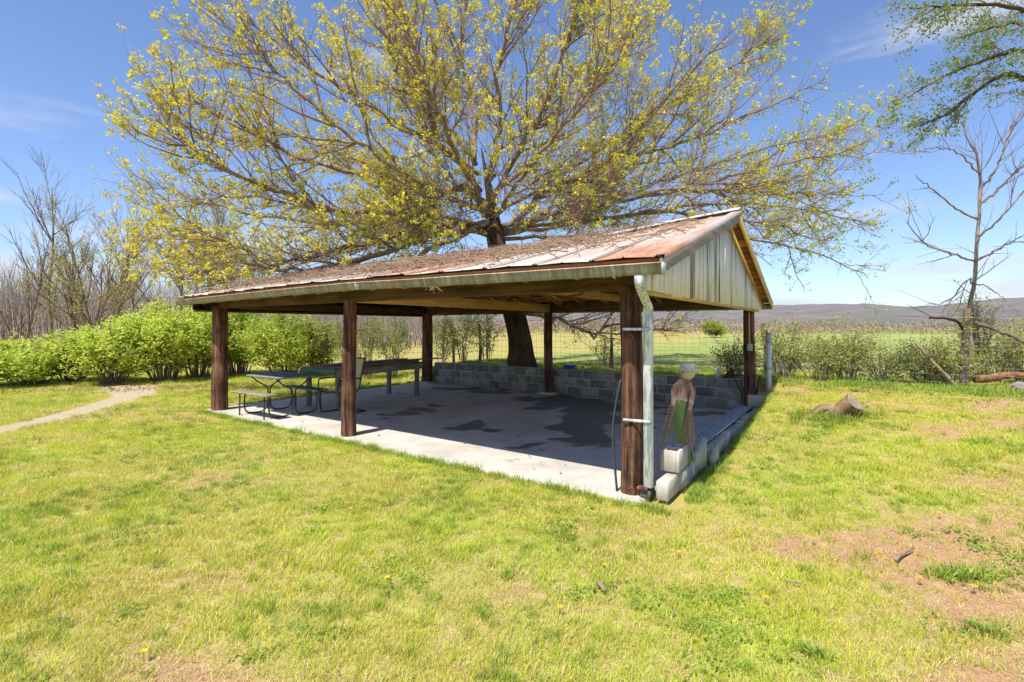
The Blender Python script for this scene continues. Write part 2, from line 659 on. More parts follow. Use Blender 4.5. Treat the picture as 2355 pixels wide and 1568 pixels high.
def dirt_mask(x, y):
    """0 full turf .. 1 bare earth"""
    x = np.asarray(x, float); y = np.asarray(y, float)
    m = np.zeros(x.shape)
    for cx, cy, rx, ry, a in DIRT:
        d = ((x - cx) / (rx * 1.45)) ** 2 + ((y - cy) / (ry * 1.35)) ** 2
        m = np.maximum(m, a * np.exp(-d * .9))
    m = m + .75 * (fbm(x * 1.5, y * 2.4, 21, 5) - .5) + .10 + .20 * sstep(-1, 5, x) * sstep(9, 3, y)
    big = sstep(.56, .72, fbm(x * .75, y * 1.1, 5, 4)) * .35
    return np.clip(m + big, 0, 1)


def dry_mask(x, y):
    return sstep(.38, .62, fbm(np.asarray(x) * .8, np.asarray(y) * 1.0, 44, 5))


def field_mask(x, y):
    s, n = W2L(np.asarray(x, float), np.asarray(y, float))
    return sstep(8.0, 11.5, n + .9 * (fbm(x * .4, y * .4, 31) - .5)) * sstep(-16, -9, s)


def build_ground():
    X = axis(-7.0, 9.0, .085, -4500, 4500)
    Y = axis(1.2, 15.2, .085, -900, 6000)
    gx, gy = np.meshgrid(X, Y)
    gz = HT(gx, gy)
    V = np.stack([gx, gy, gz], -1).reshape(-1, 3)
    ny, nx = gx.shape
    i = np.arange(ny - 1)[:, None] * nx + np.arange(nx - 1)[None]
    Q = np.stack([i, i + 1, i + nx + 1, i + nx], -1).reshape(-1, 4)
    t = NT('turf_and_earth')
    w = t.coord('World')
    dirt = t.attr('dirt'); dry = t.attr('dry'); field = t.attr('field')
    n1 = t.noise(w, 9, 7, .7); n2 = t.noise(w, 60, 4, .7); n3 = t.noise(w, .8, 5, .6)
    thatch = t.ramp(n2, [(.25, '#7f6a44'), (.5, '#a8935f'), (.75, '#c4b57f')])
    green = t.ramp(n1, [(.25, '#77812e'), (.5, '#99a042'), (.75, '#b2b25a')])
    turf = t.mix(t.mrange(n1, .38, .62), thatch, green)
    turf = t.mix(t.math('MULTIPLY', dry, .45), turf, thatch)
    earth = t.ramp(n2, [(.2, '#80603f'), (.5, '#a88460'), (.8, '#c2a680')])
    earth = t.mix(t.mrange(n1, .5, .7), earth, '#b79d75')
    dm = t.math('ADD', dirt, t.math('MULTIPLY', t.math('SUBTRACT', n1, .5), .5))
    col = t.mix(t.mrange(dm, .30, .80), turf, earth)
    # far grass: a hay field with mowing bands, duller further out
    fw = t.coord('World', (.012, .10, 1))
    f1 = t.noise(fw, 1.0, 6, .6); f2 = t.noise(t.coord('World'), 1.4, 6, .65)
    hay = t.ramp(f1, [(.3, '#7f8d45'), (.5, '#939c55'), (.7, '#a3a566')])
    hay = t.hsv(hay, t.mrange(f2, .3, .7, .85, 1.1))
    col = t.mix(field, col, hay)
    t.bump(t.math('ADD', n1, t.math('MULTIPLY', n2, .5)), .6, .02)
    t.done(col, .95, 0, .1)
    me = make_mesh('ground', V, Q, None, True, t.m)
    vx, vy = V[:, 0], V[:, 1]
    pd, pw = path_dist(vx, vy)
    near = np.hypot(vx, vy) < 60
    for nm, arr in (('dirt', np.where(near, np.maximum(dirt_mask(vx, vy), .75 * sstep(.5, -.1, pd - pw)), 0)), ('dry', dry_mask(vx, vy)), ('field', field_mask(vx, vy))):
        a = me.attributes.new(nm, 'FLOAT', 'POINT')
        a.data.foreach_set('value', arr.astype(np.float32))
    o = link('ground', me, kind='structure', label='lawn of patchy spring turf and the hay field beyond the fence')
    return o


build_ground()


def build_path():
    c = smooth_line(np.c_[PATH_C, np.zeros(len(PATH_C))], 60)[:, :2]
    hw = np.interp(np.linspace(0, 1, 60), [0, .45, .7, .9, 1], [.34, .32, .5, .8, .4])
    tg = np.gradient(c, axis=0); tg /= np.linalg.norm(tg, axis=1, keepdims=True)
    nm = np.c_[-tg[:, 1], tg[:, 0]]
    M = 11
    P = []
    for k in range(60):
        for j in range(M):
            q = -1 + 2 * j / (M - 1)
            e = hw[k] * (1 + .35 * (fbm(np.array([k * .35]), np.array([j * .9]), 12)[0] - .5))
            x, y = c[k] + nm[k] * q * e
            edge = abs(q) ** 6
            P.append((x, y, ht(x, y) + .012 - .02 * edge))
    i = np.arange(59)[:, None] * M + np.arange(M - 1)[None]
    Q = np.stack([i, i + M, i + M + 1, i + 1], -1).reshape(-1, 4)
    t = NT('gravel_track')
    w = t.coord('World')
    a = t.noise(w, 38, 5, .75); b = t.noise(w, 3, 5, .6)
    col = t.ramp(a, [(.25, '#8c7d68'), (.5, '#ae9e86'), (.75, '#c4b59f')])
    col = t.mix(t.mrange(b, .48, .66, 0, .6), col, '#a09a54')
    t.bump(a, .6, .015)
    link('gravel_path', make_mesh('gravel_path', P, Q, None, True, t.done(col, .95)), kind='structure', label='worn pale gravel track curving across the left lawn')


build_path()

SLAB = (-8.95, .17, -.22, 5.98)          # s0 s1 n0 n1


def build_slab():
    s0, s1, n0, n1 = SLAB
    st = .06
    S = np.linspace(s0, s1, int((s1 - s0) / st)); N = np.linspace(n0, n1, int((n1 - n0) / st))
    gs, gn = np.meshgrid(S, N)
    edge = np.minimum.reduce([gs - s0, s1 - gs, gn - n0, n1 - gn])
    z = -.012 * (1 - sstep(0, .05, edge)) + .004 * (fbm(gs * 2, gn * 2, 4) - .5)
    jag = .03 * (fbm(gs * 3, gn * 3, 9) - .5) * (edge < .01)
    V = np.stack([gs, gn + jag, z], -1).reshape(-1, 3)
    nn, ns = gs.shape
    i = np.arange(nn - 1)[:, None] * ns + np.arange(ns - 1)[None]
    Q = [np.stack([i, i + 1, i + ns + 1, i + ns], -1).reshape(-1, 4)]
    ring = np.concatenate([np.arange(ns), np.arange(1, nn) * ns + ns - 1, np.arange(ns - 2, -1, -1) + (nn - 1) * ns, np.arange(nn - 2, 0, -1) * ns])
    low = V[ring].copy(); low[:, 2] = -.18
    b = len(V); V = np.vstack([V, low]); m = len(ring); r = np.arange(m)
    Q.append(np.stack([ring[r], b + r, b + (r + 1) % m, ring[(r + 1) % m]], -1))
    me = make_mesh('concrete_slab', V, np.vstack(Q), None, False, MAT['slab'])
    # wet stains where they lie on the slab (positions in metres)
    stain = np.zeros(len(V))
    for u, v, ru, rv, a in [(1330, 985, 30, 30, .9), (1360, 950, 45, 16, 1.0), (1290, 1018, 45, 10, .75), (1330, 925, 70, 9, .9), (1250, 1040, 30, 7, .6),
                            (1265, 918, 55, 6, .8), (1100, 982, 32, 6, .75), (960, 945, 45, 5, .55), (1010, 934, 60, 4, .5), (1130, 902, 55, 4, .8), (1055, 894, 60, 3.4, .75),
                            (1600, 948, 70, 5, .5), (1450, 935, 80, 4, .8), (1195, 1065, 60, 11, .33), (880, 958, 30, 3, .5), (1240, 935, 50, 4, .6)]:
        Yc = EYE * 1134 / (v - 752); Xc = (u - 1177) / 1134 * Yc
        rx = 1.35 * ru / 1134 * Yc; ry = 1.25 * Yc * rv / (v - 752)
        wx = FR[0] + V[:, 0] * EX[0] + V[:, 1] * EY[0]; wy = FR[1] + V[:, 0] * EX[1] + V[:, 1] * EY[1]
        jx = 1.1 * (fbm(wx * 1.6, wy * 1.6, 81) - .5); jy = 1.6 * (fbm(wx * 1.6, wy * 1.6, 82) - .5)
        d = ((wx + jx - Xc) / rx) ** 2 + ((wy + jy - Yc) / ry) ** 2
        stain = np.maximum(stain, a * np.exp(-d * .8))
    at = me.attributes.new('stain', 'FLOAT', 'POINT')
    at.data.foreach_set('value', stain.astype(np.float32))
    x, y = L2W(0, 0)
    link('concrete_slab', me, None, (x, y, 0), (0, 0, ANG), kind='structure', label='stained concrete floor slab under the shelter')


build_slab()


def build_hills():
    A = np.radians(np.linspace(-58, 62, 200))
    Rr = np.array([900, 1150, 1450, 1800, 2150, 2500, 2900, 3400])
    hp = np.array([0, .02, .12, .35, .68, 1.0, .8, .3])
    P = []
    for r, h in zip(Rr, hp):
        for a in A:
            u = 1177 + 1134 * math.tan(a)
            top = np.interp(u, [0, 700, 1250, 1500, 1700, 1900, 2000, 2060, 2150, 2260, 2354, 2700], [735, 722, 714, 712, 708, 704, 708, 713, 714, 706, 703, 700])
            z = (752 - top) / 1134 * 2500 * math.cos(a) * h / max(math.cos(a), .3)
            ridge = fbm(np.array([a * 40]), np.array([r / 420]), 77, 4)[0] - .5
            P.append((r * math.sin(a) / 1.0, r * math.cos(a), -2 + z * (1 + .22 * ridge * (1 - abs(h - .6))) + 3 * (vnoise(np.array([a * 160]), np.array([r / 100]), 5)[0] - .5) * h))
    m = len(A)
    i = np.arange(len(Rr) - 1)[:, None] * m + np.arange(m - 1)[None]
    Q = np.stack([i, i + 1, i + m + 1, i + m], -1).reshape(-1, 4)
    t = NT('wooded_hills')
    w = t.coord('World')
    a = t.noise(t.coord('World', (1, 1, 3)), .012, 7, .65); b = t.noise(t.coord('World', (1, 1, 2)), .0035, 5, .6); c = t.noise(w, .06, 4, .7)
    col = t.ramp(a, [(.3, '#5f5854'), (.5, '#746a66'), (.7, '#857b74')])
    col = t.mix(t.mrange(b, .48, .64, 0, .7), col, '#626b50')
    col = t.hsv(col, t.mrange(c, .3, .7, .85, 1.12))
    t.bump(t.math('ADD', c, a), .8, 8.0)
    link('hills', make_mesh('hills', P, Q, None, True, t.done(col, 1, 0, 0)), kind='structure', label='long low wooded ridge on the horizon')


build_hills()

# ================================================================== the open pavilion
RIDGE_N = 2.92
EAVE_F, EAVE_B = -.50, 6.35


def gut_z(s):      # underside of the front gutter
    return float(np.interp(s, [-9.2, -8.8, -6.8, -4.9, -3.5, -2.6, .6], [2.065, 2.085, 2.115, 2.14, 2.15, 2.135, 2.11]))


def ridge_z(s):
    return float(np.interp(s, [-9.2, -7, -5, -3, -1.3, -.4, .6], [3.12, 3.07, 3.06, 3.07, 3.165, 3.245, 3.31]))


def roof_z(s, n):  # top of the sheathing
    if n <= RIDGE_N:
        e = gut_z(s) + .150
        f = (n - EAVE_F) / (RIDGE_N - EAVE_F)
    else:
        e = 2.15
        f = (EAVE_B - n) / (EAVE_B - RIDGE_N)
    return e + (ridge_z(s) - e) * f


PAV = thing('open_pavilion', 'open timber pavilion with log posts and a rusty metal gable roof', 'pavilion', (*L2W(0, 0), 0), ANG)


def log_post(s, n, r0, r1, z1, seed, twist=0.0, knots=()):
    q = np.random.default_rng(seed)
    K, S = 26, 18
    z = np.linspace(-.02, z1, K)
    V = []
    ph = q.uniform(0, 6.28, 4)
    for k in range(K):
        f = k / (K - 1)
        r = r0 + (r1 - r0) * f
        for j in range(S):
            a = 2 * math.pi * j / S
            e = 1 + .035 * math.sin(2 * a + ph[0] + f * 2) + .03 * math.sin(5 * a + ph[1] + 3 * f) + q.normal(0, .008)
            e += twist * .11 * math.exp(-((f - .62) / .07) ** 2) * max(0, math.cos(a + 1.9))
            e += twist * .10 * math.exp(-((f - .33) / .05) ** 2) * max(0, math.cos(a + .2))
            cx = .02 * math.sin(f * 3 + ph[2]) * (1 + twist) * f
            V.append((s + cx + r * e * math.cos(a), n + r * e * math.sin(a), z[k]))
    i = np.arange(K - 1)[:, None] * S; j = np.arange(S)[None]
    Q = np.stack(np.broadcast_arrays(i + j, i + (j + 1) % S, i + S + (j + 1) % S, i + S + j), -1).reshape(-1, 4)
    mb = MB().add(V, Q)
    o = mb.obj('post', MAT['post'], PAV, smooth=True)
    for (az, kz, kr) in knots:                      # ring knots: a pale ring round a dark heart
        d = np.array([math.cos(az), math.sin(az), 0]); t = np.array([-d[1], d[0], 0]); up = np.array([0, 0, 1.])
        rr = r0 + (r1 - r0) * kz / z1
        c = np.array([s, n, kz]) + d * (rr - .006)
        pts = [c + kr * (math.cos(b) * t + math.sin(b) * up) + d * .008 for b in np.linspace(0, 2 * math.pi, 15)]
        m = MB().tube(pts, .0065, 6, False)
        m.tube([c - d * .01, c + d * .009], [kr * .5, kr * .45], 10)
        m.obj('knot', MAT['knot'], o, smooth=True)
    return o


MAT['knot'] = wood('knot_wood', [(.2, '#3f2414'), (.5, '#7d5233'), (.8, '#9c6f49')], along=2, scale=2, var=.1)
camdir = math.atan2(-4.75, 1.85)                      # towards the camera in this frame
log_post(0, 0, .115, .108, 2.05, 1, 0, ((camdir - .12, 1.545, .030), (camdir + .22, .64, .030), (camdir - .02, .04, .032)))
log_post(-4.5, 0, .115, .098, 2.06, 2, 1.0)
log_post(-8.6, 0, .150, .142, 2.07, 3, .2)
log_post(-8.6, 5.82, .155, .150, 2.05, 4)
log_post(-4.4, 5.80, .105, .100, 2.05, 5, .3)
log_post(.15, 5.82, .118, .10, 2.03, 6, .4)
for s, n in ((-8.6, 5.82), (-4.4, 5.80)):
    MB().box((s, n, .02), (.42, .36, .05)).obj('footing', MAT['block_pale'], PAV, bevel=.008)

# beams
MB().box((-4.3, 0, 2.165), (8.95, .14, .27)).obj('front_beam', MAT['beam'], PAV, bevel=.006)
MB().box((-4.25, 5.82, 2.14), (8.95, .14, .24)).obj('back_beam', MAT['beam'], PAV, bevel=.006)
MB().box((-8.6, 2.91, 2.105), (.14, 5.66, .165)).obj('side_beam', MAT['beam_y'], PAV, bevel=.006)
MB().box((0, 2.91, 2.105), (.13, 5.66, .15)).obj('side_beam', MAT['beam_y'], PAV, bevel=.006)
MB().beam((-4.42, .08, 2.12), (-4.36, 5.74, 2.11), .05, .19).obj('cross_tie', MAT['tie'], PAV, bevel=.004)
MB().beam((-2.2, .08, 2.26), (-2.2, 5.74, 2.24), .045, .14).obj('cross_tie', MAT['tie'], PAV, bevel=.004)
MB().beam((-6.6, .08, 2.26), (-6.6, 5.74, 2.24), .045, .14).obj('cross_tie', MAT['rafter'], PAV, bevel=.004)
MB().beam((-4.3, 2.2, 2.33), (-.1, 2.2, 2.31), .14, .045).obj('ceiling_board', MAT['plate'], PAV, bevel=.004)
MB().beam((-4.3, 3.4, 2.33), (-.1, 3.4, 2.31), .14, .045).obj('ceiling_board', MAT['sheath'], PAV, bevel=.004)
for k, s in enumerate((-3.6, -2.75)):
    MB().box((s, 2.65, 2.27), (.55, .14, .06)).obj('light_housing', MAT['pvc'], PAV, bevel=.01)
lm = MB().tube([(-1.55, 2.0, 2.45), (-1.55, 2.0, 2.17), (-1.58, 2.03, 2.15), (-2.0, 2.3, 2.14)], .02, 8)
lm.obj('hanging_pipe', MAT['rusty'], PAV, smooth=True)
# rafters
for k in range(16):
    s = -8.85 + k * .605
    for side in (0, 1):
        a, b = ((EAVE_F + .03, RIDGE_N) if side == 0 else (RIDGE_N, EAVE_B - .03))
        MB().beam((s, a, roof_z(s, a) - .105), (s, b, roof_z(s, b) - .105), .042, .135).obj('rafter', MAT['rafter'], PAV)
MB().beam((-9.05, RIDGE_N, ridge_z(-9) - .12), (-4.2, RIDGE_N, ridge_z(-4) - .12), .04, .17).obj('ridge_board', MAT['rafter'], PAV)
MB().beam((-4.2, RIDGE_N, ridge_z(-4) - .12), (.42, RIDGE_N, ridge_z(.4) - .12), .04, .17).obj('ridge_board', MAT['rafter'], PAV)
# sheathing boards under the metal
S_STA = np.array([-9.08, -8, -7, -6, -5, -4, -3, -2, -1, 0, .46])
for side in (0, 1):
    lo, hi = (EAVE_F + .02, RIDGE_N - .02) if side == 0 else (RIDGE_N + .02, EAVE_B - .02)
    n = lo
    while n < hi - .1:
        wd = random.uniform(.15, .21)
        n2 = min(n + wd, hi)
        V = []
        dz = random.uniform(-.003, .003)
        for s in S_STA:
            for nn, dd in ((n, -.037), (n2, -.037), (n2, -.016), (n, -.016)):
                V.append((s, nn, roof_z(s, nn) + dd + dz))
        K = len(S_STA)
        i = np.arange(K - 1)[:, None] * 4; j = np.arange(4)[None]
        Q = np.stack(np.broadcast_arrays(i + j, i + 4 + j, i + 4 + (j + 1) % 4, i + (j + 1) % 4), -1).reshape(-1, 4)
        Q = np.vstack([Q, [(0, 1, 2, 3)], [(4 * K - 1, 4 * K - 2, 4 * K - 3, 4 * K - 4)]])
        MB().add(V, Q).obj('sheathing_board', MAT['sheath'], PAV)
        n = n2 + random.uniform(.012, .05)

# metal sheets, each with crimped ribs, laid side by side
SHEET_W = .64
nsheet = 15
PROF = [(0, 0), (.014, .022), (.028, 0), (.034, 0), (.30, .002), (.313, .016), (.326, .002), (.594, 0), (.60, 0), (.614, .022), (.628, .003), (.66, .002)]
SEAM = [1, .2, 1, 0, 0, .1, 0, 0, .6, .2, 1, 1]
for side in (0, 1):
    for k in range(nsheet):
        sa = -9.14 + k * SHEET_W
        K = 12
        lo, hi = (EAVE_F - .01 - random.uniform(0, .03), RIDGE_N + .01) if side == 0 else (RIDGE_N - .01, EAVE_B + .06)
        lift = .004 + .004 * (k % 2)
        V = []
        ed = random.uniform(0, .018)
        for r in range(K):
            n = lo + (hi - lo) * r / (K - 1)
            for p, h in PROF:
                s = sa + p
                z = roof_z(s, n) + lift + h + .004 * math.sin(9 * s + 2.2 * n + k)
                if side == 0 and r == 0:
                    z += ed - .006 + .012 * (vnoise(np.array([s * 5]), np.array([k * 3.1]), 3)[0] - .3)
                V.append((s, n, z))
        m = len(PROF)
        i = np.arange(K - 1)[:, None] * m + np.arange(m - 1)[None]
        Q = np.stack([i, i + 1, i + m + 1, i + m], -1).reshape(-1, 4)
        V = np.array(V); b = len(V)
        V2 = V.copy(); V2[:, 2] -= .0025                        # a real sheet has two faces and an edge
        rim = np.concatenate([np.arange(m), np.arange(1, K) * m + m - 1, np.arange(m - 2, -1, -1) + (K - 1) * m, np.arange(K - 2, 0, -1) * m])
        r2 = np.roll(rim, -1)
        Q = np.vstack([Q, Q[:, ::-1] + b, np.stack([rim, rim + b, r2 + b, r2], -1)])
        sh = MB().add(np.vstack([V, V2]), Q).obj('roof_sheet', MAT['roof'], PAV)
        at = sh.data.attributes.new('seam', 'FLOAT', 'POINT'); at.data.foreach_set('value', np.tile(np.array(SEAM, np.float32), K * 2))
V = []
for s in np.linspace(-9.15, .5, 20):
    for dn, dz in ((-.17, -.035), (-.02, .028), (.02, .028), (.17, -.035)):
        V.append((s, RIDGE_N + dn, ridge_z(s) + dz + .034))
i = np.arange(19)[:, None] * 4 + np.arange(3)[None]
MB().add(V, np.stack([i, i + 4, i + 5, i + 1], -1).reshape(-1, 4)).obj('ridge_cap', MAT['spout'], PAV)

# old layer of boards showing between gutter and sheets, gutter in two lengths
V = []
SS = np.linspace(-9.08, .46, 14)
for s in SS:
    for n, z in ((-.475, .0), (-.455, .0), (-.455, .134), (-.475, .132)):
        V.append((s, n, gut_z(s) + .01 + z))
i = np.arange(13)[:, None] * 4; j = np.arange(4)[None]
Q = np.stack(np.broadcast_arrays(i + j, i + (j + 1) % 4, i + 4 + (j + 1) % 4, i + 4 + j), -1).reshape(-1, 4)
MB().add(V, Q).obj('fascia', MAT['fascia'], PAV)
MB().beam((-9.06, EAVE_B - .02, 2.065), (.46, EAVE_B - .02, 2.065), .03, .12).obj('fascia', MAT['barge'], PAV)


def gutter(s0, s1, dn):
    prof = [(-.48, .088), (-.48, .0), (-.555, .0), (-.575, .03), (-.585, .06), (-.60, .085), (-.588, .088), (-.572, .06), (-.56, .034), (-.548, .008), (-.49, .008), (-.49, .088)]
    K = 12
    V = []
    for s in np.linspace(s0, s1, K):
        for n, z in prof:
            V.append((s, n - dn, gut_z(s) - dn * .4 + z))
    m = len(prof)
    i = np.arange(K - 1)[:, None] * m; j = np.arange(m)[None]
    Q = np.stack(np.broadcast_arrays(i + j, i + (j + 1) % m, i + m + (j + 1) % m, i + m + j), -1).reshape(-1, 4)
    o = MB().add(V, Q).obj('gutter', MAT['gutter'], PAV)
    pts = [(s, -.597 - dn, gut_z(s) + .089 - dn * .4) for s in np.linspace(s0, s1, K)]
    MB().tube(pts, .0075, 6).obj('gutter_lip', MAT['gutter_lip'], o)
    for se in (s0, s1):
        MB().box((se, -.54 - dn, gut_z(se) + .045), (.006, .115, .095)).obj('end_cap', MAT['spout'], o)
    return o


gutter(-9.10, -3.52, 0)
gutter(-3.56, .50, .006)

# downspout with elbow and straps
def box_tube(pts, w, d, mat, name, parent):
    V = []
    for p in pts:
        for a, b in ((-1, -1), (1, -1), (1, 1), (-1, 1)):
            V.append((p[0] + a * w / 2, p[1] + b * d / 2, p[2]))
    K = len(pts)
    i = np.arange(K - 1)[:, None] * 4; j = np.arange(4)[None]
    Q = np.stack(np.broadcast_arrays(i + j, i + (j + 1) % 4, i + 4 + (j + 1) % 4, i + 4 + j), -1).reshape(-1, 4)
    Q = np.vstack([Q, [(0, 3, 2, 1)], [(4 * K - 4, 4 * K - 3, 4 * K - 2, 4 * K - 1)]])
    return MB().add(V, Q).obj(name, mat, parent, bevel=.006)


ds = box_tube([(.20, -.075, .10), (.195, -.075, 1.80), (.205, -.10, 1.85), (.255, -.40, 1.965), (.27, -.47, 1.99), (.28, -.52, 2.03), (.28, -.53, 2.115)][::1], .082, .062, MAT['spout'], 'downspout', PAV)
for z in (1.63, .74):
    MB().box((.10, -.128, z), (.27, .012, .026), rotz(.12)).obj('strap', MAT['spout'], ds, bevel=.003)
MB().box((.15, -.09, .085), (.10, .07, .03)).obj('wooden_shim', MAT['post'], PAV, bevel=.004)
MB().box((.17, -.02, .03), (.10, .16, .07)).obj('shoe_block', MAT['block'], PAV, bevel=.006)
hose = smooth_line([(-.105, -.02, 1.12), (-.125, -.05, .98), (-.16, -.075, .72), (-.165, -.08, .5), (-.145, -.08, .25), (-.125, -.07, .0)], 22)
MB().tube(hose, .0125, 8).obj('hanging_hose', MAT['black_hose'], PAV, smooth=True, label='dark hose hanging down the near corner post')

# gables of upright boards, with barge boards
for s0, mat, nm in ((.27, MAT['siding'], 'siding_board'), (-8.82, MAT['siding_in'], 'siding_board')):
    n = -.40
    while n < 6.2:
        w = random.choice((.135, .14, .19, .19, .2, .12))
        n2 = min(n + w, 6.24)
        zb = 1.985 + random.uniform(-.006, .006)
        th = .022 + random.uniform(0, .003)
        d0 = s0 + random.uniform(-.003, .003)
        mid = [n, n2] if not (n < RIDGE_N < n2) else [n, RIDGE_N, n2]
        V = []
        for q in mid:
            zt = roof_z(s0, q) - .045
            if zt < zb + .03: zt = zb + .03
            for a in (0, th):
                V.append((d0 + a, q, zb)); V.append((d0 + a, q, zt))
        K = len(mid)
        Q = []
        for k in range(K - 1):
            b = k * 4
            Q += [(b, b + 4, b + 5, b + 1), (b + 2, b + 3, b + 7, b + 6), (b, b + 2, b + 6, b + 4), (b + 1, b + 5, b + 7, b + 3)]
        Q += [(0, 1, 3, 2), (4 * K - 4, 4 * K - 2, 4 * K - 1, 4 * K - 3)]
        if roof_z(s0, (n + n2) / 2) - .045 > zb + .05:
            MB().add(V, Q).obj(nm, mat, PAV)
        n = n2 + random.uniform(.002, .007)
for s0, se, bm_ in ((.27, .47, 'barge'), (-8.82, -9.10, 'barge')):
    for a, b in ((EAVE_F - .02, RIDGE_N), (RIDGE_N, EAVE_B)):
        z1, z2 = roof_z(se, a) - .075, roof_z(se, b) - .075
        mat = MAT['barge'] if (a < 0) else MAT['plate']
        MB().beam((se, a, z1), (se, b, z2), .022, .13).obj('barge_board', mat, PAV, bevel=.003)
        si = s0 + .035 * (1 if s0 > 0 else -1)
        z1, z2 = roof_z(si, a) - .085, roof_z(si, b) - .085
        MB().beam((si, a, z1), (si, b, z2), .02, .075).obj('trim_board', MAT['plate'] if a > 0 else MAT['siding'], PAV)
MB().beam((.235, -.38, 1.975), (.235, 6.1, 1.975), .05, .045).obj('bottom_plate', MAT['plate'], PAV, bevel=.003)
MB().beam((-8.77, -.38, 1.975), (-8.77, 6.1, 1.975), .05, .045).obj('bottom_plate', MAT['beam_y'], PAV, bevel=.003)
for n in (.6, 1.7, 2.9, 4.1, 5.2):
    MB().beam((.03, n, 2.05), (.23, n, 2.02), .04, .09).obj('lookout', MAT['tie'], PAV)
# rusty flashing folded over the near rake
V = []
for n in np.linspace(EAVE_F - .03, RIDGE_N, 12):
    z = roof_z(.47, n) + .024
    for s, dz in ((.40, .004), (.502, .0), (.502, -.045)):
        V.append((s, n, z + dz))
i = np.arange(11)[:, None] * 3 + np.arange(2)[None]
MB().add(V, np.stack([i, i + 1, i + 4, i + 3], -1).reshape(-1, 4)).obj('rake_flashing', MAT['flash'], PAV)

# fittings on the back right post
MB().tube(smooth_line([(.155, 5.69, 1.99), (.155, 5.69, 1.6), (.165, 5.69, 1.32)], 8), .012, 6).obj('conduit', MAT['plate'], PAV, smooth=True)
MB().box((.165, 5.685, 1.26), (.095, .05, .14)).obj('outlet_box', MAT['outlet'], PAV, bevel=.008)
tr = MB()
for a, b in (((-.13, 5.62, .72), (.36, 5.62, .72)), ((-.13, 5.62, .72), (.03, 5.66, .36)), ((.36, 5.62, .72), (.28, 5.66, .36)), ((.03, 5.66, .36), (.12, 5.68, .66))):
    tr.beam(a, b, .022, .022)
tr.tube(smooth_line([(.03, 5.66, .36), (.12, 5.6, .26), (.24, 5.6, .27), (.30, 5.66, .40)], 10), .007, 5)
tr.obj('hanging_rack', MAT['dark_iron'], PAV, label='dark triangular iron rack on the far corner post')
# debris clinging to the gutter

# ================================================================== block walls and loose blocks
BL, BH, BD = .390, .188, .19


def block_mesh(L, name, mat, bev=.006, rough=.0):
    me = MB().box((0, 0, BH / 2), (L, BD, BH)).mesh(name, mat, bev)
    return me


WALL = thing('block_wall', 'low grey concrete block wall along the back of the slab', 'wall', (*L2W(0, 0), 0), ANG)
full = block_mesh(BL, 'block', MAT['block']); half = block_mesh(BL / 2 - .005, 'half_block', MAT['block'])
wn0, w_s0, w_s1 = 6.045, -8.42, -.03
MB().box(((w_s0 + w_s1) / 2, wn0, .302), (w_s1 - w_s0 - .004, BD - .004, .602)).obj('mortar', MAT['mortar'], WALL)
step = BL + .016
for c in range(3):
    s = w_s0
    if c == 1:
        link('block', half, WALL, (s + BL / 4, wn0, .006 + c * .203)); s += step / 2
    while s + BL < w_s1 + .01:
        link('block', full, WALL, (s + BL / 2, wn0 + random.uniform(-.002, .002), .006 + c * .203)); s += step
    rest = w_s1 - s
    if rest > .06:
        link('block', block_mesh(rest, 'end_block', MAT['block']), WALL, (s + rest / 2, wn0, .006 + c * .203))

# kerb of blocks with a slotted channel on top, along the right edge of the slab
KERB = thing('block_kerb', 'weathered block kerb running down the right edge of the slab', 'kerb', (*L2W(0, 0), 0), ANG)
MAT['kerb_grey'] = block_mat('kerb_grey', '#8d887b', '#b0aa9c', '#c9c3b5', .2)
pale = MB().box((0, 0, BH / 2), (BL, .12, BH)).mesh('kerb_block', MAT['block_pale'], .012)
grey_k = MB().box((0, 0, BH / 2), (BL, .11, BH)).mesh('kerb_block_grey', MAT['kerb_grey'], .014)
n = -.06
k = 0
while n < 5.0:
    top = .19 if n < 1.2 else .19
    o = link('block', pale if n < .3 else grey_k, KERB, ((.335 if n < 1.2 else .365) + random.uniform(-.012, .012), n + BL / 2, top - BH + random.uniform(-.02, .012)), (0, 0, math.pi / 2 + random.uniform(-.03, .03)))
    n += step
MB().box((.37, 5.45, .06), (.30, .5, .2)).obj('end_pad', MAT['block'], KERB, bevel=.01)
CH = thing('channel_grate', 'grey slotted channel grate between the slab and the block kerb', 'grate', (*L2W(0, 0), 0), ANG)
MB().box((.175, 3.3, .095), (.23, 3.7, .15)).obj('channel_bed', MAT['dark'], CH, bevel=.006)
rim = MB().box((.07, 3.3, .19), (.025, 3.7, .03)); rim.obj('edge_rail', MAT['grate'], CH, bevel=.004)
MB().box((.285, 3.3, .19), (.025, 3.7, .03)).obj('edge_rail', MAT['grate'], CH, bevel=.004)
slat = MB().box((0, 0, 0), (.19, .085, .022)).mesh('slat', MAT['grate'], .004)
for k in range(22):
    link('slat', slat, CH, (.1775, 1.53 + k * .168, .195))

# loose blocks
def hollow_block(name, label, cat, s, n, z, rot, mat, cells=True, size=(.39, .19, .19), tilt=0, group=None):
    L, D, Hh = size
    mb = MB()
    w = .032
    if cells:
        for sx in (-1, 1):
            mb.box((sx * (L / 2 - w / 2), 0, Hh / 2), (w, D - 2 * w - .002, Hh))
        mb.box((0, 0, Hh / 2), (w, D - 2 * w - .002, Hh))
        for sy in (-1, 1):
            mb.box((0, sy * (D / 2 - w / 2), Hh / 2), (L, w, Hh))
    else:
        mb.box((0, 0, Hh / 2), (L, D, Hh))
    x, y = L2W(s, n)
    o = mb.obj(name, mat, None, bevel=.004, loc=(x, y, z), rot=(0, tilt, ANG + rot))
    return tag(o, label, cat, group)


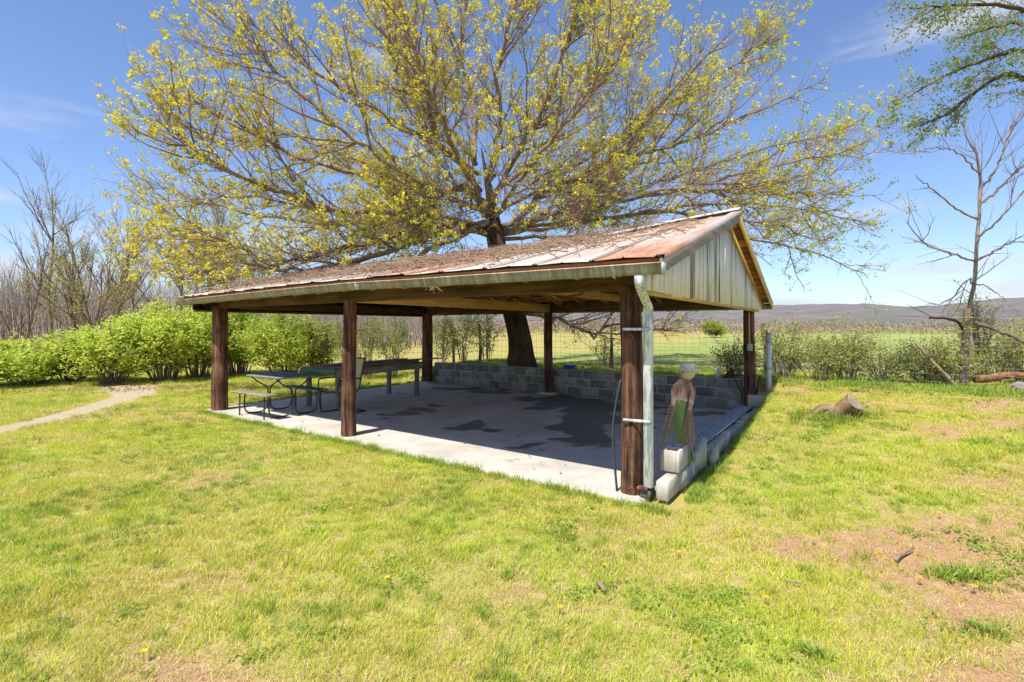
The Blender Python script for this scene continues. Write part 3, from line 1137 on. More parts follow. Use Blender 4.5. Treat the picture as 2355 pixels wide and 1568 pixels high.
hollow_block('concrete_block', 'pale hollow concrete block sitting on the kerb behind the downspout', 'block', .30, .42, .195, math.pi / 2 + .05, MAT['block_pale'], size=(.39, .19, .21))
hollow_block('concrete_block', 'grey concrete block at the foot of the far corner post', 'block', .33, 5.42, .165, .1, MAT['block_pale'], False, size=(.30, .17, .21))
hollow_block('concrete_block', 'small pale block lying on the back wall beside the tree trunk', 'block', -6.0, 6.10, .608, .15, MAT['block_pale'], False, size=(.30, .14, .06))


def shard(name, label, s, n, z, w, h, th, rz, seed, mat, tilt=0):
    """upright broken slab with a ragged top"""
    q = np.random.default_rng(seed)
    M = 9
    V = []
    for j in range(M):
        x = -w / 2 + w * j / (M - 1)
        top = h * (1 - .42 * (1 - j / (M - 1)) * (1 if j < M - 2 else .6)) + q.normal(0, .014)
        for y in (-th / 2, th / 2):
            V.append((x, y, -.05)); V.append((x, y, top + q.normal(0, .004)))
    Q = []
    for j in range(M - 1):
        b = j * 4
        Q += [(b, b + 4, b + 5, b + 1), (b + 2, b + 3, b + 7, b + 6), (b + 1, b + 5, b + 7, b + 3), (b, b + 2, b + 6, b + 4)]
    Q += [(0, 1, 3, 2), (4 * M - 4, 4 * M - 2, 4 * M - 1, 4 * M - 3)]
    x, y = L2W(s, n)
    o = MB().add(V, Q).obj(name, mat, None, loc=(x, y, z), rot=(tilt, 0, ANG + rz))
    return tag(o, label, 'rubble')


MAT['slate'] = block_mat('greenish_slate', '#8f9480', '#a9ad97', '#bfc2ae', .05)
shard('broken_slab', 'tall broken greenish slab standing upright on the kerb', .40, 1.02, .1, .30, .27, .05, math.pi / 2 - .15, 3, MAT['slate'])
shard('broken_slab', 'short broken slab behind the taller one on the kerb', .47, 1.42, .02, .20, .24, .05, math.pi / 2 - .1, 8, MAT['slate'])
shard('broken_slab', 'dark grey broken block half hidden behind the scarecrow', .28, .92, .12, .26, .22, .12, math.pi / 2, 5, MAT['block'])

# ================================================================== picnic table with its two benches (one folding steel frame)
PT = thing('picnic_table', 'small picnic table with two benches on a brown tube frame', 'picnic table', (*L2W(-7.18, .47), 0), ANG)
for k in range(5):
    MB().box((0, -.31 + k * .155, .725), (1.10, .147, .028)).obj('tabletop_board', MAT['tabletop'], PT, bevel=.005)
for sg in (-1, 1):
    for k in range(2):
        MB().box((0, sg * (.50 + (k - .5) * .135), .435), (1.18, .125, .03)).obj('bench_board', MAT['tabletop'] if sg > 0 else MAT['plank'], PT, bevel=.005)
for sx in (-.43, .43):
    for sg in (-1, 1):
        pts = smooth_line([(sx, sg * .34, .705), (sx, sg * .20, .585), (sx, sg * .055, .50), (sx, sg * .024, .42), (sx, sg * .024, .20), (sx, sg * .05, .08), (sx, sg * .15, .022), (sx, sg * .34, .022),
                           (sx, sg * .44, .06), (sx, sg * .475, .16), (sx, sg * .475, .30), (sx, sg * .45, .415)], 40)
        f = MB().tube(pts, .0135, 8)
        f.obj('frame_tube', MAT['steel_brown'], PT, smooth=True)
        MB().tube([(sx, sg * .56, .42), (sx, sg * .565, .005)], .0135, 8).obj('bench_leg', MAT['steel_brown'], PT, smooth=True)
    MB().box((sx, 0, .35), (.016, .075, .05)).obj('clamp', MAT['steel_brown'], PT, bevel=.004)

# ================================================================== sling chair behind the middle post
cx, cy = L2W(-6.30, 1.16)
CHR = thing('patio_chair', 'patio chair with tan mesh sling behind the middle post', 'chair', (cx, cy, 0), math.radians(-32))
# faces -y in its own frame
def sling(pts, w, mat, name):
    V = []
    for (y, z) in pts:
        for x in (-w / 2, w / 2):
            V.append((x, y, z)); V.append((x, y + .006, z - .006))
    K = len(pts); Q = []
    for k in range(K - 1):
        b = k * 4
        Q += [(b, b + 4, b + 6, b + 2), (b + 1, b + 3, b + 7, b + 5), (b, b + 1, b + 5, b + 4), (b + 2, b + 6, b + 7, b + 3)]
    return MB().add(V, Q).obj(name, mat, CHR, smooth=False)


sling([(.21, .46), (.26, .62), (.30, .8), (.345, .99), (.36, 1.03)], .50, MAT['mesh_tan'], 'back_sling')
sling([(-.26, .43), (-.1, .41), (.1, .41), (.21, .46)], .50, MAT['mesh_tan'], 'seat_sling')
for sx in (-.265, .265):
    MB().tube(smooth_line([(sx, .36, 1.04), (sx, .28, .72), (sx, .20, .44), (sx, 0, .395), (sx, -.27, .42)], 20), .0135, 8).obj('side_rail', MAT['dark_iron'], CHR, smooth=True)
    MB().tube(smooth_line([(sx * 1.06, .27, .66), (sx * 1.08, .0, .665), (sx * 1.08, -.24, .655), (sx * 1.08, -.285, .58), (sx * 1.08, -.27, .3), (sx * 1.08, -.22, .05), (sx * 1.08, -.12, .018), (sx * 1.08, .2, .016), (sx * 1.08, .36, .016)], 34), .0135, 8).obj('sled_leg', MAT['dark_iron'], CHR, smooth=True)
MB().tube([(-.265, .36, 1.04), (.265, .36, 1.04)], .0135, 8).obj('top_rail', MAT['dark_iron'], CHR, smooth=True)
MB().tube([(-.265, -.27, .42), (.265, -.27, .42)], .0135, 8).obj('front_rail', MAT['dark_iron'], CHR, smooth=True)
MB().tube([(-.285, .36, .016), (.285, .36, .016)], .0135, 8).obj('floor_rail', MAT['dark_iron'], CHR, smooth=True)

# ================================================================== long workbench with old planks lying on it
WB = thing('work_bench', 'long wooden work bench with a green painted front apron', 'workbench', (*L2W(-7.15, 2.45), 0), ANG + .05)
for k in range(6):
    MB().box((-.44 + k * .176, .03, .80), (.168, 2.55, .036)).obj('top_plank', MAT['plank'], WB, bevel=.004)
MB().box((0, -1.27, .76), (1.10, .035, .115)).obj('front_apron', MAT['green_paint'], WB, bevel=.004)
for sx in (-.5, .5):
    MB().box((sx, .03, .72), (.036, 2.5, .125)).obj('side_rail', MAT['plank'], WB, bevel=.004)
    for ny in (-1.13, 1.13):
        MB().box((sx * .93, ny, .365), (.088, .088, .735)).obj('leg', MAT['leg_grey'], WB, bevel=.006)
P0 = [('grey plank on top of the workbench pile', -.1, .2, .0, 2.3, .14, .03), ('weathered plank lying along the near side of the workbench', .33, .15, .05, 2.4, .16, .0), ('broad plank on the far side of the workbench', -.34, .1, -.03, 2.2, .18, .0),
      ('long pale plank sticking out past the far end of the workbench', .2, .75, -.22, 2.5, .13, .033)]
for lab, x, y, a, L, w, dz in P0:
    p = np.array([x, y, 0]) @ rotz(ANG + .05).T
    bx, by = L2W(-7.15, 2.45)
    o = MB().box((0, 0, 0), (w, L, .028)).obj('loose_plank', MAT['plank'], None, bevel=.004, loc=(bx + p[0], by + p[1], .834 + dz), rot=(0, 0, ANG + .05 + a))
    tag(o, lab, 'plank', 'planks lying on the workbench')

# ================================================================== scarecrow
MAT['raffia'] = plain('raffia_straw', '#ab9170', .9, 0, 40, .25)
MAT['straw_hat'] = plain('straw_hat', '#e2d8c2', .9, 0, 70, .15)
MAT['sack'] = plain('sack_cloth', '#cfc094', .9, 0, 60, .12)
MAT['pants'] = plain('green_cloth', '#84965a', .9, 0, 12, .25)
MAT['stick'] = plain('stick_wood', '#8d7b66', .9, 0, 20, .2)


def shirt_mat():
    t = NT('red_plaid_shirt')
    o = t.coord('Object')
    w1 = t.node('ShaderNodeTexWave', bands_direction='Z'); t.L.new(o, w1.inputs['Vector']); w1.inputs['Scale'].default_value = 18
    w2 = t.node('ShaderNodeTexWave', bands_direction='X'); t.L.new(o, w2.inputs['Vector']); w2.inputs['Scale'].default_value = 18
    m = t.math('ADD', t.math('MULTIPLY', w1.outputs['Fac'], .5), t.math('MULTIPLY', w2.outputs['Fac'], .5))
    col = t.ramp(m, [(.2, '#c9a994'), (.5, '#b98374'), (.8, '#a8524a')])
    n = t.noise(o, 7, 3, .5)
    col = t.mix(t.mrange(n, .45, .62), col, '#dcc3ae')
    return t.done(col, .9)


MAT['shirt'] = shirt_mat()
sx_, sy_ = L2W(.33, .74)
SCW = thing('scarecrow', 'small straw scarecrow in a pink shirt and green trousers', 'scarecrow', (sx_, sy_, 0), 0)
MB().tube([(-.005, 0, -.1), (-.02, .0, .25), (-.045, 0, .9)], .012, 7).obj('pole', MAT['stick'], SCW, smooth=True)
q = np.random.default_rng(4)


def cloth(path, rx, ry, name, mat, sides=14, wob=.08, seed=1):
    qq = np.random.default_rng(seed)
    P = smooth_line(path, 18)
    f = np.linspace(0, len(rx) - 1, 18)
    RX = np.interp(f, np.arange(len(rx)), rx); RY = np.interp(f, np.arange(len(ry)), ry)
    V = []
    for k in range(18):
        for j in range(sides):
            a = 2 * math.pi * j / sides
            e = 1 + wob * math.sin(3 * a + k * .5 + seed) + qq.normal(0, wob * .3)
            V.append((P[k, 0] + RX[k] * e * math.cos(a), P[k, 1] + RY[k] * e * math.sin(a), P[k, 2]))
    i = np.arange(17)[:, None] * sides; j = np.arange(sides)[None]
    Q = np.stack(np.broadcast_arrays(i + j, i + (j + 1) % sides, i + sides + (j + 1) % sides, i + sides + j), -1).reshape(-1, 4)
    T = []
    V.append(tuple(P[0])); V.append(tuple(P[-1])); c = len(V) - 2
    for j in range(sides):
        T += [(c, (j + 1) % sides, j), (c + 1, 17 * sides + j, 17 * sides + (j + 1) % sides)]
    return MB().add(V, Q, T).obj(name, mat, SCW, smooth=True)


cloth([(.03, 0, .08), (.0, 0, .25), (-.055, 0, .5), (-.075, 0, .72), (-.065, 0, .86)], [.026, .05, .062, .072, .068], [.026, .04, .05, .055, .05], 'trousers', MAT['pants'], seed=2)
cloth([(-.055, .0, .84), (-.05, 0, .95), (-.035, 0, 1.05), (-.02, 0, 1.09)], [.066, .072, .066, .042], [.05, .055, .05, .034], 'shirt', MAT['shirt'], seed=3)
cloth([(-.09, -.01, 1.05), (-.135, -.01, .97), (-.14, -.02, .86), (-.155, -.03, .78)], [.027, .03, .026, .02], [.027, .03, .026, .02], 'sleeve', MAT['shirt'], seed=4, sides=10)
cloth([(.025, -.02, 1.05), (.05, -.03, .95), (.04, -.04, .84), (.02, -.04, .74)], [.027, .03, .026, .02], [.027, .03, .026, .02], 'sleeve', MAT['shirt'], seed=5, sides=10)
# head, hat, hair
cloth([(.0, 0, 1.07), (.012, -.01, 1.11), (.03, -.015, 1.16), (.03, -.01, 1.20)], [.035, .065, .07, .045], [.035, .06, .065, .045], 'head', MAT['sack'], seed=6, wob=.04)
cloth([(.02, 0, 1.185), (.02, 0, 1.195), (.02, 0, 1.21), (.025, 0, 1.25), (.025, 0, 1.265)], [.125, .12, .078, .072, .045], [.115, .11, .075, .07, .045], 'hat', MAT['straw_hat'], seed=7, wob=.07)
MB().tube(smooth_line([(-.042, -.045, 1.212), (.02, -.065, 1.216), (.08, -.04, 1.214)], 8), .005, 5).obj('hat_band', MAT['stick'], SCW)
for (c, d, L, N, nm) in (((-.02, -.02, 1.16), (-.35, -.1, -1), .16, 26, 'straw_hair'), ((.0, -.03, 1.09), (.05, -.3, -1), .12, 26, 'straw_collar'), ((-.155, -.03, .80), (-.32, -.1, -1), .40, 16, 'straw_hand'), ((.02, -.04, .76), (-.12, -.15, -1), .46, 18, 'straw_hand')):
    st = np.array(c) + q.normal(0, .016, (N, 3))
    dd = np.array(d) / np.linalg.norm(d) + q.normal(0, .13, (N, 3))
    ln = L * q.uniform(.6, 1.1, N)
    tt = np.linspace(0, 1, 4)
    P = st[:, None, :] + dd[:, None, :] * (ln[:, None] * tt[None])[:, :, None] + np.array([0, 0, -.06]) * (tt ** 2)[None, :, None] * L
    V, Q = batch_tubes(P, np.full((N, 4), .0042), 4)
    MB().add(V, Q).obj(nm, MAT['raffia'], SCW, kind='stuff')

# ================================================================== small things by the back wall and lawn
bx, by = L2W(-4.02, 6.18)
bk = thing('blue_tub', 'shallow bright blue plastic tub on the back wall by the middle post', 'tub', (bx, by, .606), ANG)
V = []
for z, w, d in ((0, .30, .11), (.085, .36, .14), (.095, .38, .155), (.085, .33, .12), (.02, .28, .09)):
    for j in range(20):
        a = 2 * math.pi * j / 20
        V.append((w / 2 * np.sign(math.cos(a)) * abs(math.cos(a)) ** .6, d / 2 * np.sign(math.sin(a)) * abs(math.sin(a)) ** .6, z))
i = np.arange(4)[:, None] * 20; j = np.arange(20)[None]
Q = np.stack(np.broadcast_arrays(i + j, i + (j + 1) % 20, i + 20 + (j + 1) % 20, i + 20 + j), -1).reshape(-1, 4)
mb = MB().add(V, Q); mb.add([V[80 + j] for j in range(20)] + [(0, 0, .02)], None, [(20, j, (j + 1) % 20) for j in range(20)])
mb.obj('tub_body', MAT['blue'], bk, smooth=True)
MB().box((.19, 0, .06), (.05, .10, .05)).obj('end_cap', MAT['outlet'], bk, bevel=.01)

x, y = L2W(-.52, 6.12)
o = MB().tube([(0, 0, 0), (.03, 0, .15), (.05, .01, .19)], [.045, .042, .03], 8).obj('pipe_stub', MAT['pvc'], None, loc=(x, y, .60))
tag(o, 'short pale pipe stub standing on the right part of the back wall', 'pipe')
x, y = L2W(-.28, 6.10)
o = MB().add([(-.13, -.05, 0), (.10, -.05, 0), (.10, .06, 0), (-.13, .06, 0), (.03, -.02, .20), (.06, -.02, .22), (.06, .03, .21), (.03, .03, .19)], [(0, 3, 2, 1), (4, 5, 6, 7), (0, 1, 5, 4), (1, 2, 6, 5), (2, 3, 7, 6), (3, 0, 4, 7)]).obj('wood_wedge', MAT['beam'], None, bevel=.006, loc=(x, y, .603))
tag(o, 'dark triangular wood wedge on the back wall near the far corner post', 'wood')
x, y = L2W(.42, 6.25)
vp = thing('vent_pipe', 'white upright pipe with a grey cap behind the far corner post', 'pipe', (x, y, ht(x, y)), 0)
MB().tube([(0, 0, -.2), (0, 0, 1.0)], .048, 12).obj('pipe_body', MAT['pvc'], vp, smooth=True)
MB().tube([(0, 0, .97), (0, 0, 1.18)], .055, 12).obj('pipe_cap', MAT['outlet'], vp, smooth=True)
MB().tube([(0, 0, .44), (0, 0, .48)], .056, 12).obj('coupling', MAT['outlet'], vp, smooth=True)

MAT['stump_bark'] = plain('stump_bark', '#8a7458', .95, 0, 14, .4, .5)
MAT['stump_cut'] = plain('stump_cut', '#94866f', .9, 0, 18, .35, .3)
x, y = PX(1925, 940, 7.45)[:2]
STP = thing('cut_stump', 'leaning cut tree stump in the right lawn', 'stump', (x, y, ht(x, y) + .05), 0)
STP.scale = (1.15, 1.15, 1.15)
ax = np.array([.42, -.58, .60]); ax /= np.linalg.norm(ax)
q = np.random.default_rng(9)
S = 16
e1 = np.cross(ax, (0, 0, 1)); e1 /= np.linalg.norm(e1); e2 = np.cross(ax, e1)
V = []
prof = [(-.28, .17), (-.12, .15), (.06, .13), (.18, .13), (.26, .14)]
for h, r in prof:
    for j in range(S):
        a = 2 * math.pi * j / S
        rr = r * (1 + .1 * math.sin(3 * a + 1) + q.normal(0, .04))
        V.append(ax * h + np.array([-.06, .05, 0]) * 0 + e1 * rr * math.cos(a) + e2 * rr * .85 * math.sin(a))
i = np.arange(len(prof) - 1)[:, None] * S; j = np.arange(S)[None]
Q = np.stack(np.broadcast_arrays(i + j, i + (j + 1) % S, i + S + (j + 1) % S, i + S + j), -1).reshape(-1, 4)
MB().add(V, Q).obj('bark', MAT['stump_bark'], STP)
b = (len(prof) - 1) * S
ring = [V[b + j] + ax * .003 for j in range(S)]
MB().add(ring + [ax * .268], None, [(S, j, (j + 1) % S) for j in range(S)]).obj('cut_face', MAT['stump_cut'], STP)
rt = MB()
for d0 in ((-.27, .08), (-.2, .25)):
    rt.tube(smooth_line([(0, 0, .06), (d0[0] * .5, d0[1] * .5, .06), (d0[0], d0[1], -.03)], 8), np.linspace(.07, .025, 8), 7)
rt.obj('roots', MAT['stump_bark'], STP, smooth=True)

for (u, v, Y, L, a, r, lab) in ((2080, 1228, 3.6, .30, .55, .011, 'straight grey stick lying on the bare patch of lawn at right'), (650, 1268, 3.62, .14, -.25, .005, 'thin pale twig lying in the middle of the left lawn'),
                             (1830, 1310, 3.2, .12, -.6, .006, 'short brown twig on bare earth near the larger stick')):
    X = (u - 1177) / 1134 * Y
    z = ht(X, Y) + .03
    pts = smooth_line([(-L / 2, 0, 0), (0, .01, .008), (L / 2, 0, .012)], 7)
    tag(MB().tube(pts, [r, r, r * .95, r * .9, r * .85, r * .7, r * .5], 6).obj('stick', MAT['stick'], None, loc=(X, Y, z), rot=(0, 0, a)), lab, 'stick')
o = MB().box((0, 0, 0), (.035, .09, .025), rotz(.3)).obj('bark_chip', MAT['stump_bark'], None, bevel=.01, loc=((1383 - 1177) / 1134 * 3.15, 3.15, ht(.57, 3.15) + .045), rot=(.3, .2, .2))
tag(o, 'brown bark chip lying in the foreground lawn', 'bark chip')

# ================================================================== trees
def norm(v):
    return v / (np.linalg.norm(v, axis=-1, keepdims=True) + 1e-9)


def sprout(P, R, per_m, trange, length, ang, bias, rg, K, rad, wig=.06, curve=.25, up=.1, cap=None):
    """side branches growing from the centre lines P (N,K0,3) with radii R; returns their centre lines and radii"""
    N, K0, _ = P.shape
    seg = np.linalg.norm(np.diff(P, axis=1), axis=2)
    L = seg.sum(1)
    m = rg.poisson(per_m * L * (trange[1] - trange[0]))
    idx = np.repeat(np.arange(N), m)
    if cap and len(idx) > cap:
        idx = rg.choice(idx, cap, replace=False)
    n = len(idx)
    t = rg.uniform(trange[0], trange[1], n)
    x = t * (K0 - 1); k = np.minimum(x.astype(int), K0 - 2); f = (x - k)[:, None]
    pos = P[idx, k] * (1 - f) + P[idx, k + 1] * f
    tan = norm(P[idx, k + 1] - P[idx, k])
    pr = R[idx, k] * (1 - f[:, 0]) + R[idx, k + 1] * f[:, 0]
    rv = norm(rg.normal(size=(n, 3)))
    perp = norm(rv - tan * np.sum(rv * tan, 1, keepdims=True))
    a = rg.uniform(ang[0], ang[1], n)[:, None]
    d = norm(np.cos(a) * tan + np.sin(a) * perp + bias(pos))
    ln = rg.uniform(length[0], length[1], n) * (1 - .45 * t)
    tt = np.linspace(0, 1, K)
    cv = norm(rg.normal(size=(n, 3))) * curve * .5 + np.array([0, 0, 1.]) * up + bias(pos) * curve * .6
    C = pos[:, None, :] + d[:, None, :] * (ln[:, None] * tt)[:, :, None] + cv[:, None, :] * (ln[:, None] * tt ** 2)[:, :, None]
    w = rg.normal(0, wig, (n, K, 3)) * (ln[:, None] / K)[:, :, None]; w[:, 0] = 0
    C = C + np.cumsum(w, 1)
    r0 = np.clip(np.minimum(pr * .75, rad[0] * (ln / length[1]) ** .8 + rad[1]), rad[1], None)
    RR = r0[:, None] * (1 - tt[None] * .8) + rad[1] * tt[None] * .35
    return C, RR


def leaf_cards(C, size, rg, k=6, spread=.05, aspect=.55, flat=0.0):
    """k small folded leaves round each centre in C"""
    n = len(C) * k
    c = np.repeat(C, k, 0) + rg.normal(0, spread, (n, 3))
    s = rg.uniform(size[0], size[1], n)[:, None]
    d = norm(rg.normal(size=(n, 3)) * np.array([1, 1, 1 - .7 * flat]))
    w = norm(np.cross(d, norm(rg.normal(size=(n, 3)) * np.array([1 - .8 * flat, 1 - .8 * flat, 1]))))
    nn = np.cross(d, w)
    a = c - d * s * .5; b = c + w * s * aspect * .5 + nn * s * .12; e = c + d * s * .5; f = c - w * s * aspect * .5 + nn * s * .12
    V = np.stack([a, b, e, f], 1).reshape(-1, 3)
    T = np.arange(n)[:, None] * 4
    Q = np.hstack([T, T + 1, T + 2, T + 3])
    return V, Q


def bark(name, a, b, c, scale=6, moss=.45):
    t = NT(name)
    o = t.coord('World', (1, 1, .45))
    n = t.noise(o, scale, 7, .7, .5); m = t.noise(o, .8, 4, .6)
    col = t.ramp(n, [(.3, a), (.5, b), (.72, c)])
    col = t.mix(t.mrange(m, .5, .64, 0, moss), col, '#77793f')
    t.bump(n, .8, .03)
    return t.done(col, .95, 0, .1)


def twigmat(name, a, b):
    t = NT(name)
    return t.done(t.ramp(t.island(), [(0, a), (1, b)]), .85, 0, .15)


def leafmat(name, cols, trans=.4, rough=.55):
    t = NT(name)
    col = t.ramp(t.island(), [(i / (len(cols) - 1), c) for i, c in enumerate(cols)])
    return t.leafy(col, trans, rough)


MAT['bark'] = bark('maple_bark', '#2a211b', '#4b3d32', '#6b5a4a', 6, .25)
MAT['limb'] = bark('maple_limb_bark', '#5a4b3d', '#8a7764', '#a99880', 9, .3)
MAT['twig'] = twigmat('maple_twigs', '#7c655c', '#ab958b')
MAT['blossom'] = leafmat('maple_blossom', ['#cbc83a', '#dfd84a', '#eee262', '#dcc446', '#c6cc4e'], .45)
MAT['young_leaf'] = leafmat('maple_young_leaf', ['#98ad3a', '#b3c44c', '#c8d162', '#8ea640'], .5)

MX, MY = .22, 13.5
MAPLE = thing('maple_tree', 'huge spreading maple in spring bloom behind the pavilion', 'tree', (0, 0, 0), 0)
q = np.random.default_rng(21)


def limbs_to_arrays(limbs, K, jit, rg):
    P, R = [], []
    for pts, r0, r1 in limbs:
        P.append(smooth_line(pts, K, jit, rg)); f = np.linspace(0, 1, K)
        R.append(r0 * (1 - f) ** .8 + r1 * f ** .8 if r0 > r1 else np.full(K, r0))
    return np.array(P), np.array(R)


# trunk
tp = smooth_line([(.26, 13.5, .2), (.24, 13.5, .8), (.16, 13.52, 1.6), (-.25, 13.5, 3.2), (-.48, 13.5, 4.3), (-.56, 13.5, 5.0), (-.7, 13.55, 5.8), (-.85, 13.6, 6.6)], 34)
S = 22
V = []
fl = np.random.default_rng(2).uniform(0, 6.28, 3)
for k, p in enumerate(tp):
    z = p[2]
    r = float(np.interp(z, [.2, .5, .9, 1.6, 3.0, 4.3, 5.0, 5.8, 6.6], [.52, .40, .335, .31, .29, .24, .14, .07, .012]))
    for j in range(S):
        a = 2 * math.pi * j / S
        butt = 1 + .5 * math.exp(-(z - .2) / .35) * (max(0, math.cos(a * 2 + 0.6)) ** 2) + .05 * math.sin(5 * a + z * .8 + fl[0]) + .04 * math.sin(9 * a - z * 1.3 + fl[1])
        V.append((p[0] + r * butt * math.cos(a), p[1] + r * butt * math.sin(a), z))
i = np.arange(33)[:, None] * S; j = np.arange(S)[None]
Q = np.stack(np.broadcast_arrays(i + j, i + (j + 1) % S, i + S + (j + 1) % S, i + S + j), -1).reshape(-1, 4)
MB().add(V, Q).obj('trunk', MAT['bark'], MAPLE, smooth=True)


def dpath(pts):
    return np.array([PX(*p) for p in pts])


F = (-.5, 13.5, 4.2)
LIMBS = [
    # (picture u, v, depth) along each limb, base radius, tip radius
    ([(1120, 500, 13.5), (1072, 434, 13.2), (974, 469, 12.6), (915, 462, 12.2), (876, 422, 12.0), (794, 391, 11.7), (681, 360, 11.3), (583, 301, 11.0), (500, 262, 10.8), (430, 225, 10.6)], .15, .014),
    ([(1105, 440, 13.5), (1040, 360, 13.6), (966, 309, 13.4), (837, 235, 13.0), (779, 199, 12.8), (681, 129, 12.4), (610, 80, 12.2), (560, 20, 12)], .13, .014),
    ([(1100, 400, 13.5), (1010, 330, 12.8), (986, 238, 12.2), (935, 188, 11.8), (908, 140, 11.5), (892, 60, 11.2), (880, -60, 11)], .12, .016),
    ([(1120, 520, 13.5), (1000, 500, 12.8), (870, 490, 12.0), (739, 480, 11.4), (673, 450, 11.0), (583, 418, 10.6), (505, 383, 10.3), (458, 348, 10.1), (400, 310, 9.8), (350, 270, 9.6)], .14, .012),
    ([(1125, 530, 13.5), (1032, 505, 13.8), (900, 508, 14), (760, 512, 14.1), (620, 500, 14.2), (480, 470, 14.3), (420, 450, 14.4), (370, 430, 14.5)], .13, .012),
    ([(1120, 540, 13.5), (1050, 523, 13.0), (950, 560, 12.2), (860, 590, 11.6), (760, 610, 11.1), (650, 620, 10.8), (570, 610, 10.6), (500, 595, 10.4)], .13, .012),
    ([(1115, 520, 13.4), (1020, 560, 12.0), (930, 600, 10.8), (840, 622, 10.1), (740, 655, 9.7), (640, 668, 9.5), (560, 672, 9.3)], .09, .01),
    ([(1112, 515, 13.4), (1000, 520, 12.6), (880, 545, 11.8), (760, 580, 11.3), (640, 600, 11.0), (520, 560, 10.8), (420, 510, 10.6)], .09, .01),
    ([(1115, 530, 13.5), (960, 545, 13.2), (800, 575, 12.9), (640, 610, 12.6), (480, 630, 12.4), (370, 620, 12.2)], .10, .01),
    ([(1110, 520, 13.4), (1010, 540, 12.4), (900, 575, 11.3), (800, 600, 10.6), (700, 640, 10.2), (600, 655, 10.0), (500, 660, 9.9)], .10, .012),
    ([(1115, 510, 13.6), (980, 530, 15.0), (850, 560, 16.0), (720, 590, 16.6), (600, 600, 17), (480, 600, 17.2)], .12, .012),
    ([(1110, 480, 13.5), (1000, 440, 14.6), (860, 380, 15.5), (700, 320, 16.2), (560, 300, 16.6), (420, 320, 17)], .12, .014),
    ([(1095, 380, 13.6), (1032, 293, 13.6), (992, 244, 13.5), (939, 181, 13.4), (929, 98, 13.3), (900, -60, 13.2)], .12, .02),
    ([(1090, 370, 13.6), (1090, 260, 14), (1060, 140, 14.3), (1070, 20, 14.5), (1060, -150, 14.6)], .13, .03),
    ([(1130, 460, 13.5), (1178, 381, 13.2), (1207, 322, 12.9), (1251, 244, 12.6), (1300, 107, 12.2), (1330, 10, 12), (1350, -120, 11.9)], .13, .016),
    ([(1120, 420, 13.5), (1150, 300, 12.6), (1140, 180, 11.9), (1170, 60, 11.4), (1190, -80, 11)], .11, .016),
    ([(1150, 520, 13.5), (1212, 488, 13.2), (1240, 449, 13.0), (1310, 420, 12.8), (1368, 390, 12.6), (1432, 346, 12.4), (1461, 303, 12.3), (1505, 250, 12.1), (1600, 160, 11.9), (1690, 60, 11.7)], .15, .014),
    ([(1300, 424, 12.9), (1403, 413, 12.8), (1461, 361, 12.7), (1554, 332, 12.5), (1651, 300, 12.4), (1780, 240, 12.2), (1900, 180, 12.1)], .09, .012),
    ([(1150, 525, 13.5), (1261, 498, 13.8), (1358, 483, 14.0), (1427, 454, 14.1), (1554, 405, 14.2), (1651, 372, 14.3), (1800, 330, 14.4), (1940, 300, 14.5)], .13, .012),
    ([(1150, 540, 13.6), (1280, 520, 14.6), (1420, 500, 15.2), (1600, 470, 15.6), (1760, 470, 15.9), (1900, 490, 16.1), (2010, 520, 16.2)], .12, .012),
    ([(1150, 550, 13.6), (1260, 545, 15.4), (1420, 540, 16.5), (1620, 540, 17.2), (1780, 560, 17.6), (1920, 600, 17.8), (2000, 640, 17.9)], .11, .012),
    ([(1150, 530, 13.6), (1350, 505, 14.3), (1600, 490, 14.6), (1780, 520, 14.8), (1900, 560, 14.9)], .10, .01),
    ([(1150, 525, 13.5), (1380, 470, 13.2), (1600, 440, 12.8), (1760, 440, 12.6), (1880, 450, 12.5)], .10, .01),
    ([(1145, 490, 13.5), (1260, 420, 14.6), (1400, 330, 15.6), (1560, 230, 16.2), (1700, 140, 16.6), (1800, 60, 16.8)], .12, .014),
    ([(1140, 440, 13.5), (1230, 360, 14.4), (1330, 240, 15.2), (1420, 110, 15.8), (1480, -20, 16)], .11, .016),
    ([(1155, 535, 13.4), (1240, 500, 12.2), (1380, 450, 11.3), (1540, 440, 10.9), (1700, 400, 10.8), (1850, 370, 10.8), (1960, 350, 10.8)], .11, .012),
    ([(1130, 500, 13.4), (1090, 430, 12.0), (1040, 330, 10.8), (980, 200, 10.0), (930, 60, 9.5), (900, -60, 9.3)], .10, .014),
    ([(1140, 500, 13.4), (1190, 420, 12.0), (1290, 300, 11.0), (1400, 170, 10.4), (1490, 30, 10)], .10, .014),
    ([(1130, 480, 13.4), (1060, 470, 12.0), (930, 400, 10.8), (800, 310, 10.2), (680, 210, 9.8), (610, 140, 9.6), (560, 70, 9.5)], .10, .012),
    ([(1130, 470, 13.2), (1160, 425, 12.2), (1230, 435, 11.5), (1290, 480, 11.2), (1335, 525, 11.0)], .06, .008),
    ([(1120, 470, 13.2), (1065, 425, 12.0), (1010, 450, 11.4), (975, 515, 11.1), (950, 575, 10.9)], .06, .008),
    ([(1125, 480, 13.2), (1130, 405, 12.2), (1155, 405, 11.7), (1185, 460, 11.5), (1205, 515, 11.4)], .05, .008),
    ([(1115, 500, 13.3), (1080, 460, 12.4), (1060, 490, 11.9), (1050, 545, 11.7), (1040, 580, 11.6)], .05, .008),
    ([(1190, 720, 13.7), (1240, 725, 14.0), (1281, 732, 14.2), (1330, 752, 14.3), (1373, 767, 14.4), (1389, 751, 14.4), (1430, 748, 14.4), (1500, 755, 14.5), (1580, 765, 14.5)], .13, .012),
]
LP, LR = limbs_to_arrays([(dpath(p), a * .56, b * .7) for p, a, b in LIMBS], 26, .035, q)
for k in range(len(LP)):
    MB().tube(LP[k], LR[k], 9).obj('limb', MAT['limb'], MAPLE, smooth=True)


